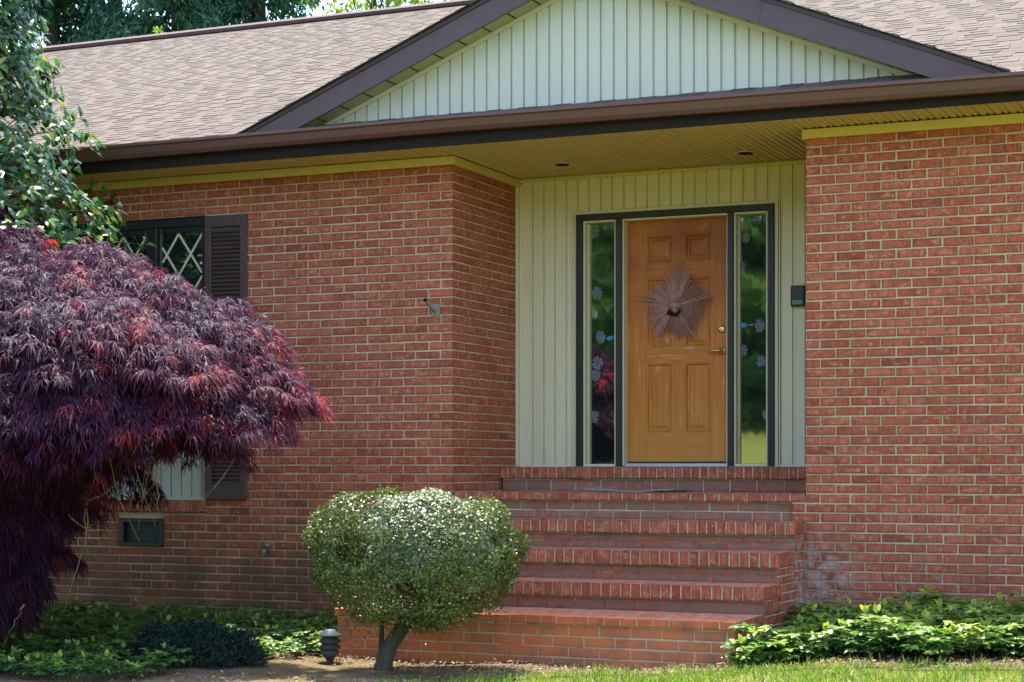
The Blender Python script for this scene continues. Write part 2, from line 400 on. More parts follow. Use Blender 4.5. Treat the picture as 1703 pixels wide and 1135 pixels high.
bx = course_boxes(.008, 1.25, GZ, TOPB, .1, (), 0)
bricks(sw, bx, (0, 0, 0), (0, 1, 0), (0, 0, 1), (1, 0, 0))
sw.add([(-.0045, .0045, GZ), (-.0045, 1.25, GZ), (-.0045, 1.25, TOPB), (-.0045, .0045, TOPB)], np.array([(0, 1, 2, 3)]), 1)
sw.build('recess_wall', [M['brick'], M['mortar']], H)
# end and back walls, closing the volume
ew = MB()
ew.box(-8.3, -8.2, .01, 12.0, GZ, 2.4); ew.box(9.1, 9.2, .01, 12.0, GZ, 2.4); ew.box(-8.2, 9.1, 11.9, 12.0, GZ, 2.57)
for sgn, xx in ((0, -8.25), (1, 9.15)):
    ew.add([(xx, 0, 2.4), (xx, 12, 2.4), (xx, 6, 4.9)], [(0, 1, 2)])
def plainbrick():
    k = NT('plain_brick'); t = k.n('ShaderNodeTexBrick'); t.inputs['Color1'].default_value = (.4, .11, .07, 1); t.inputs['Color2'].default_value = (.3, .08, .05, 1); t.inputs['Mortar'].default_value = (.45, .38, .25, 1)
    t.inputs['Scale'].default_value = 1; t.inputs['Brick Width'].default_value = BL; t.inputs['Row Height'].default_value = CO; t.inputs['Mortar Size'].default_value = .005
    g = k.n('ShaderNodeNewGeometry'); sp = k.n('ShaderNodeSeparateXYZ'); cb = k.n('ShaderNodeCombineXYZ'); k.l(g.outputs['Position'], sp.inputs[0])
    k.l(k.math('ADD', sp.outputs[0], sp.outputs[1]), cb.inputs[0]); k.l(sp.outputs[2], cb.inputs[1]); k.l(cb.outputs[0], t.inputs['Vector']); return k.bsdf(t.outputs[0], .9, .2)
ew.build('rear_wall', plainbrick(), H)
# frieze boards
fr = MB()
fr.box(-8.3, .019, -.022, .004, 2.327, 2.392, .003); fr.box(-.004, .0215, .006, 1.25, 2.3255, 2.3905, .003)
fr.box(2.732, 9.2, -.022, .004, 2.324, 2.39, .003); fr.box(2.7335, 2.758, .006, 1.25, 2.3225, 2.3885, .003)
fr.box(.022, 2.733, 1.226, 1.252, 2.362, 2.3885, .003)
fr.build('frieze_board', M['trim'], H)
# soffit with V-grooved panels
SZ = 2.396
sf = MB()
def soffit(x0, x1, ya, yb):
    prof = []; x = x0; k = 0
    while x < x1-1e-6:
        d = .02 if k % 3 == 0 else .016
        prof += [(x, SZ+d), (x+.01, SZ+.004), (x+.03, SZ+.0), (x+.046, SZ+.001), (x+.054, SZ+.011), (x+.064, SZ+.011), (x+.074, SZ+.001), (x+.09, SZ+.002)]
        x += .1; k += 1
    prof.append((x1, SZ+.012)); n = len(prof)
    V = [(px, ya, pz) for px, pz in prof]+[(px, yb, pz) for px, pz in prof]
    sf.add(V, np.array([(i, i+1, n+i+1, n+i) for i in range(n-1)]))
soffit(-8.6, -.005, -.45, .01); soffit(-.005, 2.76, -.45, 1.26); soffit(2.76, 9.4, -.45, .01)
sf.build('soffit', M['soffit'], H)
# recessed lights
for (lx, ly) in ((.626, .683), (2.096, .757)):
    m = MB(); m.lathe([(.064, -.006), (.078, -.004), (.08, .0), (.07, .001)], (lx, ly, SZ-.001), 28)
    o = m.build('recessed_light', M['cream'], H, True)
    m = MB(); m.lathe([(.061, .0), (.062, .002)], (lx, ly, SZ-.0085), 28); m.build('lamp_opening', M['dark_void'], o)
# fascia and gutter
fb = MB(); fb.box(-8.6, 9.4, -.468, -.448, 2.386, 2.56, .002); fb.build('fascia_board', M['fascia'], H)
gt = MB()
prof = [(-.47, 2.565), (-.475, 2.462), (-.535, 2.462), (-.555, 2.49), (-.57, 2.54), (-.585, 2.55), (-.585, 2.572), (-.575, 2.574), (-.573, 2.556), (-.56, 2.548), (-.545, 2.495), (-.53, 2.474), (-.485, 2.474), (-.48, 2.565)]
n = len(prof); V = []
for xx, dz in ((-8.6, .0), (.3, .012), (4.3, -.02), (9.4, -.05)):
    V += [(xx, y, z+dz) for y, z in prof]
gt.add(V, [(s*n+i, s*n+(i+1) % n, (s+1)*n+(i+1) % n, (s+1)*n+i) for s in range(3) for i in range(n)]+[tuple(range(n)), tuple(3*n+i for i in range(n))])
gt.build('gutter', M['gutter'], H)
# ------------------------------------------------------------------ roof
PIT = .4167; al = math.atan(PIT); ca, sa = math.cos(al), math.sin(al)
EY, EZ = -.5, 2.55; RY = 5.83; RZ = EZ+PIT*(RY-EY)
def shingles(mb, O, U, T, u0, u1, L, e=.1, th=(.0018, .0058), lim=None):
    O, U, T = (np.array(a, float) for a in (O, U, T)); N = np.cross(U, T); N /= np.linalg.norm(N)
    if N[2] < 0: N = -N
    rows = int(L/e); out = []
    ph = 0.
    for i in range(rows+1):
        ph = (ph+random.uniform(.06, .27)) % .33; x = u0-.4+ph; k = 0
        while x < u1:
            w = (random.uniform(.11, .19) if k % 2 else random.uniform(.12, .21)); a, b = max(x, u0), min(x+w, u1); x += w; k += 1
            if b-a < .01: continue
            hh = th[1]*random.uniform(.75, 1.1) if k % 2 else th[0]*random.uniform(.7, 1.3)
            out.append((a, b-.0025, i*e, min(i*e+e+.012, L+.05), hh, random.uniform(-.002, .002)))
    o = np.array(out); n = len(o)
    a, b, t0, t1, h, jt = o.T; t0 = t0+jt
    def P(u, t, hh): return O+u[:, None]*U+t[:, None]*T+hh[:, None]*N
    z = np.zeros(n)
    V = np.stack([P(a, t0, z-.004), P(b, t0, z-.004), P(a, t0, h), P(b, t0, h), P(a, t1, z+.001), P(b, t1, z+.001)], 1).reshape(-1, 3)
    F = np.array([(0, 1, 3, 2), (2, 3, 5, 4)]); F2 = np.array([(0, 2, 4), (1, 5, 3)])
    k = (np.arange(n)*6)[:, None, None]
    mb.add(V, (k+F).reshape(-1, 4)); mb.n -= len(V); mb.V.pop(); mb.A.pop()
    mb.add(V, (k+F2).reshape(-1, 3))
rf = MB()
shingles(rf, (0, EY-.03, EZ-.03*PIT), (1, 0, 0), (0, ca, sa), -8.6, 9.4, (RY-EY+.03)/ca)
rf.add([(-8.6, EY-.02, EZ-.012), (9.4, EY-.02, EZ-.012), (9.4, RY, RZ-.004), (-8.6, RY, RZ-.004)], np.array([(0, 1, 2, 3)]))
rf.add([(-8.6, RY, RZ), (9.4, RY, RZ), (9.4, 2*RY-EY, EZ), (-8.6, 2*RY-EY, EZ)], np.array([(0, 1, 2, 3)]))
roof = rf.build('roof', M['shingle'], H)
rg = MB()
for sgn in (-1, 1):
    x = -8.6
    while x < 9.4:
        w = min(1.22, 9.4-x)
        rg.add([(x, RY, RZ+.055), (x+w-.004, RY, RZ+.055), (x+w-.004, RY+sgn*.16, RZ-.012), (x, RY+sgn*.16, RZ-.012), (x, RY+sgn*.16, RZ-.05), (x+w-.004, RY+sgn*.16, RZ-.05)], np.array([(0, 1, 2, 3), (3, 2, 5, 4)])); x += w
rg.build('ridge_cap', mottled('dark_ridge_cap', (.06, .03, .028), .2, 30, .9), roof)
# gable over the entrance
GX, GZA = 1.262, 3.775; GP = .405; gy0, gy1 = -.42, 2.9
def gz(x): return GZA-GP*abs(x-GX)
gr = MB(); gl = math.atan(GP)
for sgn in (-1, 1):
    Lg = 2.96/math.cos(gl); T = (-sgn*math.cos(gl), 0, math.sin(gl)); O = (GX+sgn*2.96, 0, gz(GX+2.96)+.012)
    shingles(gr, O, (0, 1, 0), T, gy0-.035, gy1, Lg, .13, (.006, .014))
    gr.add([(GX, gy0-.02, GZA+.006), (GX, gy1, GZA+.006), (GX+sgn*2.96, gy1, gz(GX+2.96)+.006), (GX+sgn*2.96, gy0-.02, gz(GX+2.96)+.006)], np.array([(0, 1, 2, 3)]))
gab = gr.build('gable_roof', M['shingle'], H)
def raked(mb, y0, y1, dz0, dz1, x0, x1, mat=0):
    for a, b in ((x0, GX), (GX, x1)):
        V = [(a, y0, gz(a)+dz0), (b, y0, gz(b)+dz0), (b, y0, gz(b)+dz1), (a, y0, gz(a)+dz1), (a, y1, gz(a)+dz0), (b, y1, gz(b)+dz0), (b, y1, gz(b)+dz1), (a, y1, gz(a)+dz1)]
        mb.add(V, np.array([(0, 1, 2, 3), (5, 4, 7, 6), (0, 4, 5, 1), (3, 2, 6, 7), (0, 3, 7, 4), (1, 5, 6, 2)]), mat)
rk = MB(); raked(rk, -.42, -.4, -.188, -.022, GX-2.95, GX+2.95)
for xx in (.02, 2.53): rk.add([(xx, -.4212, gz(xx)-.186), (xx+.0035, -.4212, gz(xx)-.186), (xx+.0335, -.4212, gz(xx+.03)-.024), (xx+.03, -.4212, gz(xx+.03)-.024)], np.array([(0, 1, 2, 3)]), 1)
rk.build('rake_board', [M['rake'], M['drip']], gab)
rk = MB(); raked(rk, -.432, -.395, -.024, .008, GX-2.96, GX+2.96); rk.build('drip_edge', M['drip'], gab)
rs = MB()
x = GX-2.85
while x < GX+2.85:
    a, b = x+.012, min(x+.2, GX+2.85)
    if a < GX < b: b2 = [(a, GX), (GX, b)]
    else: b2 = [(a, b)]
    for p, q in b2:
        rs.add([(p, -.4, gz(p)-.176), (q, -.4, gz(q)-.176), (q, -.19, gz(q)-.176), (p, -.19, gz(p)-.176)], np.array([(0, 1, 2, 3)]))
    x += .2
raked(rs, -.399, -.19, -.168, -.163, GX-2.85, GX+2.85, 1)
rs.build('rake_soffit', [mottled('rake_soffit_cream', (.36, .34, .2), .08, 25, .5), M['fascia']], gab)
# vertical siding generator
def siding(mb, x0, x1, y, zb, zt, ph=0., p=.1, g=.012, d=.015):
    pts = [(x0, 0)]; k = math.ceil((x0-ph)/p)
    x = ph+k*p
    while x < x1-.004:
        for dx, dd in ((-g/2-.003, 0), (-g/2, d), (g/2, d), (g/2+.002, -.002), (g/2+.009, -.002), (g/2+.011, 0)):
            if x0 < x+dx < x1: pts.append((x+dx, dd))
        x += p
    pts.append((x1, 0)); n = len(pts)
    V = []
    for px, dd in pts: V += [(px, y+dd, zb(px)), (px, y+dd, max(zt(px), zb(px)+.0005))]
    mb.add(V, np.array([(2*i, 2*i+2, 2*i+3, 2*i+1) for i in range(n-1)]))
gw = MB()
siding(gw, GX-2.45, GX+2.45, -.2, lambda x: 2.652, lambda x: gz(x)-.17, 1.49, .1015)
raked(gw, -.212, -.198, -.212, -.178, GX-2.4, GX+2.4)
gw.box(GX-2.4, GX+2.42, -.216, -.196, 2.648, 2.672, .002)
gw.build('gable_wall', M['gable_siding'], gab)
# entry wall with siding
FX0, FX1, FZ = .533, 2.19, 2.065
es = MB()
siding(es, .03, FX0-.03, 1.25, lambda x: .0, lambda x: 2.4, .035, .1)
siding(es, FX0-.03, FX1+.03, 1.25, lambda x: FZ+.02, lambda x: 2.4, .035, .1)
siding(es, FX1+.03, 2.76, 1.25, lambda x: .0, lambda x: 2.4, .035, .1)
for a, b, c, d in ((FX0-.03, FX0-.002, -.0, FZ+.001), (FX1+.002, FX1+.03, -.0, FZ+.001)): es.box(a, b, 1.226, 1.254, c, d, .003)
es.box(FX0-.03, FX1+.03, 1.2255, 1.254, FZ+.001, FZ+.028, .003)
es.box(FX1+.034, FX1+.044, 1.238, 1.254, .0, FZ+.03, .002)
es.box(.03, FX0-.032, 1.236, 1.256, .0, .03, .003); es.box(FX1+.046, 2.755, 1.236, 1.256, .0, .03, .003)
es.box(.0, .022, 1.19, 1.26, .01, 2.33, .005); es.box(.022, .045, 1.228, 1.252, .0, 2.35, .004)
es.build('entry_wall', M['siding'], H)
# door frame, stops, sill
df = MB(); ML0, ML1, MR0, MR1 = .877, .929, 1.815, 1.862
df.box(FX0, FX0+.056, 1.205, 1.30, .012, FZ-.002, .003); df.box(FX1-.05, FX1, 1.205, 1.30, .012, FZ-.002, .003)
df.box(FX0, FX1, 1.203, 1.302, FZ-.05, FZ, .003); df.box(ML0, ML1, 1.207, 1.34, .012, FZ-.05, .003); df.box(MR0, MR1, 1.207, 1.34, .012, FZ-.05, .003)
for xx in (FX0+.022, FX1-.03): df.box(xx, xx+.006, 1.2, 1.206, .012, FZ-.03, .001)
dfr = df.build('door_frame', M['dark_frame'], H)
st = MB()
for a, b in ((FX0+.058, ML0-.002), (MR1+.002, FX1-.052)):
    st.box(a, a+.014, 1.225, 1.33, .014, FZ-.052, .002); st.box(b-.014, b, 1.225, 1.33, .014, FZ-.052, .002)
    st.box(a+.014, b-.014, 1.226, 1.33, FZ-.066, FZ-.052, .002); st.box(a+.014, b-.014, 1.226, 1.33, .014, .034, .002)
    st.box(a+.015, a+.028, 1.29, 1.32, .035, FZ-.067, .001); st.box(b-.028, b-.015, 1.29, 1.32, .035, FZ-.067, .001)
st.box(ML1+.001, ML1+.012, 1.225, 1.33, .02, FZ-.052, .002); st.box(MR0-.012, MR0-.001, 1.225, 1.33, .02, FZ-.052, .002)
st.box(ML1+.012, MR0-.012, 1.226, 1.33, FZ-.066, FZ-.052, .002)
st.build('door_stop', M['cream'], dfr)
si = MB(); si.box(FX0-.02, FX1+.02, 1.19, 1.4, -.002, .013, .003); si.box(ML1+.002, MR0-.002, 1.26, 1.37, .012, .04, .004); si.build('sill', M['aluminium'], dfr)
# sidelights with lace flower prints
def rosette(mb, x, y, z, r, squash=1.0):
    for ring, (rr, n, pr) in enumerate(((0, 1, .34), (.45, 6, .26), (.82, 10, .24))):
        for k in range(n):
            t = 2*math.pi*k/n+ring*.4+random.uniform(-.15, .15); px, pz = x+squash*r*rr*math.cos(t), z+r*rr*math.sin(t)
            V = [(px+r*pr*.98*math.cos(q)*squash, y, pz+r*pr*.98*math.sin(q)) for q in np.linspace(0, 2*math.pi, 9)[:-1]]
            mb.add(V, [tuple(range(8))]); 
def sidelight(a, b, flowers, bird, label):
    m = MB(); m.box(a, b, 1.305, 1.318, .036, FZ-.068, 0)
    o = m.build('sidelight', M['glass'], H); o['label'] = label
    for (fx, fz_, r) in flowers:
        f = MB(); rosette(f, a+fx*(b-a), 1.3032, fz_, r, .8); f.build('flower_print', M['petal'], o)
    if bird:
        bx_, bz = a+bird[0]*(b-a), bird[1]; g = MB()
        body = [(.0, .0), (.02, .016), (.05, .02), (.078, .012), (.092, .004), (.078, -.004), (.06, -.016), (.03, -.02), (.008, -.012)]
        g.add([(bx_+p*.8*bird[2], 1.3026, bz+q) for p, q in body], [tuple(range(len(body)))])
        g.add([(bx_, 1.3024, bz), (bx_-.045*bird[2], 1.3024, bz+.012), (bx_-.045*bird[2], 1.3024, bz-.008)], [(0, 1, 2)])
        g.build('bird_print', M['bluebird'], o)
sidelight(FX0+.072, ML0-.016, [(.22, 1.93, .05), (.6, 1.97, .03), (.3, 1.43, .055), (.42, 1.07, .052), (.32, .86, .055), (.25, .76, .05), (.2, .42, .05)], (.62, 1.06, 1), 'glass sidelight left of the door')
sidelight(MR1+.016, FX1-.066, [(.7, 1.12, .05), (.15, .93, .045), (.75, .84, .045), (.1, 1.6, .035), (.25, 1.82, .04), (.92, .42, .04)], (.3, 1.13, -1), 'glass sidelight right of the door')
# six-panel door
dm = MB(); DX0, DX1, DZ0, DZ1, DY = .940, 1.806, .052, 2.0, 1.322
cols = ((1.105, 1.315), (1.428, 1.638)); rowz = ((1.66, 1.876), (.975, 1.53), (.292, .846))
dm.box(DX0, cols[0][0], DY, DY+.042, DZ0, DZ1, .002); dm.box(cols[1][1], DX1, DY, DY+.042, DZ0, DZ1, .002)
dm.box(cols[0][0], cols[1][1], DY+.0006, DY+.042, rowz[0][1], DZ1-.0005, .001, 0, None, 1.0); dm.box(cols[0][0], cols[1][1], DY+.0006, DY+.042, rowz[1][1], rowz[0][0], .001, 0, None, 1.0)
dm.box(cols[0][0], cols[1][1], DY+.0006, DY+.042, rowz[2][1], rowz[1][0], .001, 0, None, 1.0); dm.box(cols[0][0], cols[1][1], DY+.0006, DY+.042, DZ0+.0005, rowz[2][0], .001, 0, None, 1.0)
for z0, z1 in rowz: dm.box(cols[0][1], cols[1][0], DY+.0012, DY+.042, z0, z1, .001)
for x0, x1 in cols:
    for z0, z1 in rowz:
        def q(i, d): return [(x0+i, DY+d, z0+i), (x1-i, DY+d, z0+i), (x1-i, DY+d, z1-i), (x0+i, DY+d, z1-i)]
        V = q(0, .0008)+q(.004, -.004)+q(.012, -.004)+q(.02, .012)+q(.03, .012)+q(.052, .003)
        F = [(20, 21, 22, 23)]+[(r*4+k, r*4+(k+1) % 4, r*4+4+(k+1) % 4, r*4+4+k) for r in range(5) for k in range(4)]
        dm.add(V, F)
dm.box(DX0+.01, DX1-.01, DY+.03, DY+.0415, DZ0+.01, DZ1-.01)
door = dm.build('front_door', M['door'], H)
k_ = MB(); k_.lathe([(.0, -.0), (.028, .0), (.03, .006), (.024, .012), (.012, .014)], (0, 0, 0), 20)
V = k_.V[0]; k_.V[0] = np.stack([V[:, 0]+1.735, DY-V[:, 2]-.001, V[:, 1]+1.104], 1); k_.box(1.732, 1.738, DY-.022, DY-.012, 1.095, 1.113, .002); k_.build('deadbolt', M['brass'], door, True)
k_ = MB(); k_.lathe([(.0, 0), (.03, 0), (.031, .005), (.02, .01), (.011, .012), (.011, .045), (.0, .047)], (0, 0, 0), 20)
V = k_.V[0]; k_.V[0] = np.stack([V[:, 0]+1.742, DY-V[:, 2]-.001, V[:, 1]+.93], 1)
k_.tube([(1.742, DY-.042, .93), (1.715, DY-.05, .934), (1.68, DY-.052, .932), (1.65, DY-.046, .922), (1.635, DY-.042, .924)], [.011, .011, .009, .0075, .004], 10); k_.build('lever_handle', M['brass'], door, True)
m = MB(); m.box(DX0, DX1, DY-.004, DY+.03, .04, .0515, .002); m.build('door_sweep', M['black'], door)
# window with lattice, sash and panel below
wf = MB(); WB = .72
wf.box(WX0, WX1, .03, .09, 1.985, WZ1-.001, .004); wf.box(WX0, WX0+.05, .031, .09, WB, 1.985, .004); wf.box(WX1-.035, WX1, .031, .09, WB, 1.985, .004)
wf.box(WX0, WX1, .029, .09, WB-.06, WB, .004); wf.box(-2.815, -2.735, .028, .09, WB, 1.986, .004); wf.box(-3.42, -3.36, .028, .09, WB, 1.986, .004)
win = wf.build('window', M['dark_frame'], H); win['label'] = 'dark framed casement window with white diamond lattice'
sashes = ((WX0+.05, -3.42), (-3.36, -2.815), (-2.735, WX1-.035))
for a, b in sashes:
    m = MB(); s_ = .035
    m.box(a+.002, a+s_, .042, .08, WB+.002, 1.983, .003); m.box(b-s_, b-.002, .042, .08, WB+.002, 1.983, .003); m.box(a+s_, b-s_, .043, .08, 1.94, 1.983, .003); m.box(a+s_, b-s_, .043, .08, WB+.002, WB+.05, .003)
    m.build('sash', M['dark_frame'], win)
    m = MB(); m.box(a+s_, b-s_, .058, .064, WB+.05, 1.94); m.build('pane', M['glass'], win)
    m = MB(); x0, x1, z0, z1 = a+s_+.002, b-s_-.002, WB+.052, 1.935; wd, ht = .235, .345
    for sgn in (-1, 1):
        for q in range(-8, 12):
            # line x = xc + sgn*(z1 - z)*wd/ht/1.0
            xc = x1+.004+(q-6)*wd; pts = []
            za, zb_ = z1, z0
            def xat(z): return xc+sgn*(z1-z)*(wd/ht)
            for z in np.linspace(z0, z1, 120):
                if x0 < xat(z) < x1: pts.append(z)
            if len(pts) < 3: continue
            za, zb_ = max(pts), min(pts); w = .011
            y = .0555 if sgn < 0 else .0535
            V = [(xat(za)-w, y, za), (xat(za)+w, y, za), (xat(zb_)+w, y, zb_), (xat(zb_)-w, y, zb_)]
            V = V+[(p, y+.002, r) for p, _, r in V]
            m.add(V, np.array([(0, 1, 2, 3), (4, 7, 6, 5), (0, 4, 5, 1), (1, 5, 6, 2), (2, 6, 7, 3), (3, 7, 4, 0)]))
    m.build('lattice', M['cream'], win)
wp = MB(); siding(wp, WX0, WX1, .03, lambda x: WZ0+.02, lambda x: WB-.06, WX1-.06, .1); wp.box(WX0, WX1, .018, .05, WZ0-.004, WZ0+.022, .003)
wp.build('window_panel', siding_mat('pale_green_panel', (.36, .38, .31)), win)
# shutters
def shutter(x0, x1, label):
    m = MB(); z0, z1, y = -.255, 2.052, -.03
    m.box(x0, x0+.058, y, .0, z0, z1, .004); m.box(x1-.058, x1, y, .0, z0, z1, .004)
    for a, b in ((z1-.095, z1), (.84, .94), (z0, z0+.13)): m.box(x0+.058, x1-.058, y+.001, .0, a, b, .004)
    m.box(x0+.05, x1-.05, -.008, -.002, z0+.01, z1-.01)
    for (a, b) in ((z0+.13, .84), (.94, z1-.095)):
        z = a+.012
        while z < b-.02:
            Mx = Matrix.Translation(((x0+x1)/2, -.015, z)) @ Matrix.Rotation(rad(38), 4, 'X')
            m.box(-(x1-x0)/2+.058, (x1-x0)/2-.058, -.017, .012, -.003, .003, 0, 0, Mx); z += .0335
    for xx in (x0+.028, x1-.028):
        for zz in (z1-.12, z0+.2, .89):
            m.tube([(xx, y-.001, zz), (xx, y-.004, zz)], .006, 8)
    o = m.build('shutter', M['shutter'], H); o['label'] = label
shutter(WX1+.002, -1.835, 'brown louvred shutter right of the window'); shutter(WX0-.396, WX0-.002, 'brown louvred shutter left of the window')
# crawl-space vent
vn = MB(); vx0, vx1, vz0, vz1 = -3.088, -2.647, -.648, -.418
vn.box(vx0, vx1, -.012, .03, vz1-.034, vz1, .006); vn.box(vx0, vx1, -.0125, .03, vz0, vz0+.034, .006); vn.box(vx0, vx0+.05, -.0122, .03, vz0+.03, vz1-.03, .004); vn.box(vx1-.04, vx1, -.0122, .03, vz0+.03, vz1-.03, .004)
vent = vn.build('foundation_vent', M['black'], H)
m = MB(); m.box(vx0+.05, vx1-.04, .03, .034, vz0+.034, vz1-.034); m.build('vent_screen', M['grille'], vent)
m = MB()
for i in range(13): x = vx0+.066+i*.0265; m.box(x-.003, x+.003, .018, .022, vz0+.034, vz1-.034)
for i in range(6): z = vz0+.05+i*.0265; m.box(vx0+.05, vx1-.04, .0225, .026, z-.003, z+.003)
m.build('vent_grid', M['black'], vent)
# flag bracket, hose tap, plaque, outlet
m = MB(); m.box(-.185, -.115, -.006, .0, 1.178, 1.262, .003); m.tube([(-.15, -.004, 1.21), (-.158, -.05, 1.235), (-.17, -.135, 1.285)], [.017, .0155, .0155], 14, 0, False)
m.tube([(-.1706, -.139, 1.2874), (-.17, -.135, 1.285), (-.165, -.10, 1.265)], [.0155, .012, .011], 14, 1, True)
for a in (-.175, -.125):
    for b in (1.192, 1.25): m.tube([(a, -.006, b), (a, -.009, b)], .005, 8)
m.build('flagpole_bracket', [mottled('weathered_bracket', (.2, .19, .16), .4, 60, .5, .5), M['dark_void']], H, False)
m = MB(); m.tube([(-1.64, .0, -.655), (-1.64, -.05, -.65)], .016, 10); m.tube([(-1.64, -.05, -.65), (-1.64, -.075, -.665), (-1.64, -.078, -.70)], [.015, .013, .012], 10); m.tube([(-1.64, -.035, -.645), (-1.62, -.05, -.62)], .006, 8); m.tube([(-1.636, -.055, -.617), (-1.6, -.05, -.617)], .022, 12)
m.build('hose_tap', mottled('dull_bronze', (.16, .15, .12), .3, 60, .5, .5), H, True)
m = MB(); m.box(2.325, 2.432, 1.205, 1.24, 1.256, 1.417, .004); pl = m.build('wall_plaque', M['black'], H)
m = MB(); m.box(2.337, 2.42, 1.2035, 1.207, 1.305, 1.405, .001); m.build('plaque_face', M['plaque_face'], pl)
m = MB(); m.box(2.337, 2.42, 1.2032, 1.207, 1.27, 1.303, .001)
m.build('plaque_label', M['label_green'], pl)
m = MB(); m.box(2.735, 2.752, 1.12, 1.16, .42, .5, .004); m.build('doorbell', M['white_plastic'], H)

# ------------------------------------------------------------------ front steps
S = thing('front_steps', 'wide red brick steps with rowlock edges climbing to the wooden front door', 'steps', (1.34, -1.72, -1.28))
def tread(name, x0, x1, yf, yb, zt, edge_h, unit, riser_z, riser_y, ends, label, top_rows=1):
    """edge bricks on the front (and ends), paving on top, riser courses below"""
    mb = MB(); J = .0095
    def rowl(O, U, W, N, u0, u1, w0, w1, un, dep): 
        out = []; u = u0; nb = max(1, round((u1-u0)/un)); un = (u1-u0)/nb
        for i in range(nb):
            out.append((u0+i*un+(0 if i == 0 else J/2), u0+(i+1)*un-(0 if i == nb-1 else J/2), w0, w1))
        bricks(mb, out, O, U, W, N, dep)
        return un
    un = rowl((0, yf, 0), (1, 0, 0), (0, 0, 1), (0, -1, 0), x0, x1, zt-edge_h, zt, unit, .015)
    # top faces of the edge bricks and the rows behind
    dpt = min(.2, yb-yf); y = yf
    nrows = max(1, round((yb-yf)/.205)); dy = (yb-yf)/nrows
    for r in range(nrows):
        nb = max(1, round((x1-x0)/unit)); u_ = (x1-x0)/nb; out = []
        off = 0 if r == 0 else u_/2*(r % 2)
        for i in range(-1, nb+1):
            a = max(x0, x0+off+i*u_+J/2); b = min(x1, x0+off+(i+1)*u_-J/2)
            if b-a > .02: out.append((a, b, yf+r*dy+(.004 if r == 0 else J/2), yf+(r+1)*dy-J/2))
        bricks(mb, out, (0, 0, zt), (1, 0, 0), (0, 1, 0), (0, 0, 1), .012, 3)
    mb.box(x0+.004, x1-.004, yf+.005, yb, zt-edge_h+.002, zt-.004, 0, 1)
    for sx, on in ((x0, ends[0]), (x1, ends[1])):
        if not on: continue
        nn = (1, 0, 0) if sx == x1 else (-1, 0, 0)
        rowl((sx, 0, 0), (0, 1, 0), (0, 0, 1), nn, yf+.006, yb, zt-edge_h, zt-.001, unit if unit > .09 else .0697*1.45, .003)
    # riser
    if riser_z < zt-edge_h-.02:
        out = []; h = zt-edge_h-.006-riser_z; nr = max(1, round(h/CO)); ch = h/nr
        for r in range(nr):
            zb = riser_z+r*ch+J*.3; zz = riser_z+(r+1)*ch-J*.7; u = x0+.012-(BL/2 if r % 2 else 0)
            while u < x1:
                a, b = max(u+J/2, x0+.012), min(u+BL-J/2, x1-.012); u += BL
                if b-a > .02: out.append((a, b, zb, zz))
        bricks(mb, out, (0, riser_y, 0), (1, 0, 0), (0, 0, 1), (0, -1, 0), .02, 2)
        mb.add([(x0+.014, riser_y+.005, riser_z), (x1-.014, riser_y+.005, riser_z), (x1-.014, riser_y+.005, zt-edge_h+.003), (x0+.014, riser_y+.005, zt-edge_h+.003)], np.array([(0, 1, 2, 3)]), 1)
        for sx, on in ((x0+.012, ends[0]), (x1-.012, ends[1])):
            if not on: continue
            nn = (1, 0, 0) if sx > 1 else (-1, 0, 0); out = []
            for r in range(nr):
                zb = riser_z+r*ch+J*.3; zz = riser_z+(r+1)*ch-J*.7; u = riser_y+.006-(BL/2 if r % 2 else 0)
                while u < yb:
                    a, b = max(u+J/2, riser_y+.006), min(u+BL-J/2, yb); u += BL
                    if b-a > .02: out.append((a, b, zb, zz))
            bricks(mb, out, (sx, 0, 0), (0, 1, 0), (0, 0, 1), nn)
            s2 = sx-.005 if sx > 1 else sx+.005
            mb.add([(s2, riser_y+.005, riser_z), (s2, yb, riser_z), (s2, yb, zt-edge_h+.003), (s2, riser_y+.005, zt-edge_h+.003)], np.array([(0, 1, 2, 3)]), 1)
    o = mb.build(name, [M['step_brick'], M['step_mortar'], M['riser_brick'], M['tread_brick']], S); o['label'] = label
    return o
tread('top_sill', .004, 2.752, .87, 1.24, .009, .09, .0697, -.182, .9, (0, 0), 'rowlock brick sill under the door')
tread('landing', .008, 2.751, -.005, .885, -.183, .055, .1055, -.376, .03, (0, 0), 'broad brick landing below the door sill')
SX0, SX1 = -.08, 2.76
tread('step', SX0, SX1, -.30, -.001, -.372, .094, .0715, -.576, -.262, (1, 1), 'uppermost brick step below the landing')
tread('step', SX0, SX1, -.70, -.285, -.572, .098, .0715, -.78, -.662, (1, 1), 'brick step third from the ground')
tread('step', SX0, SX1, -1.09, -.685, -.776, .093, .0715, -.962, -1.052, (1, 1), 'brick step second from the ground')
tread('step', SX0, SX1, -1.72, -1.076, -.956, .052, .1075, -1.36, -1.70, (1, 1), 'lowest and deepest step with orange bounce light painted on its bricks')
m = MB()
for y0, y1, z1 in ((-1.68, -1.08, -1.02), (-1.05, -.69, -.88), (-.66, -.29, -.68), (-.26, .0, -.48)): m.box(SX0+.03, SX1-.03, y0, y1, -1.5, z1)
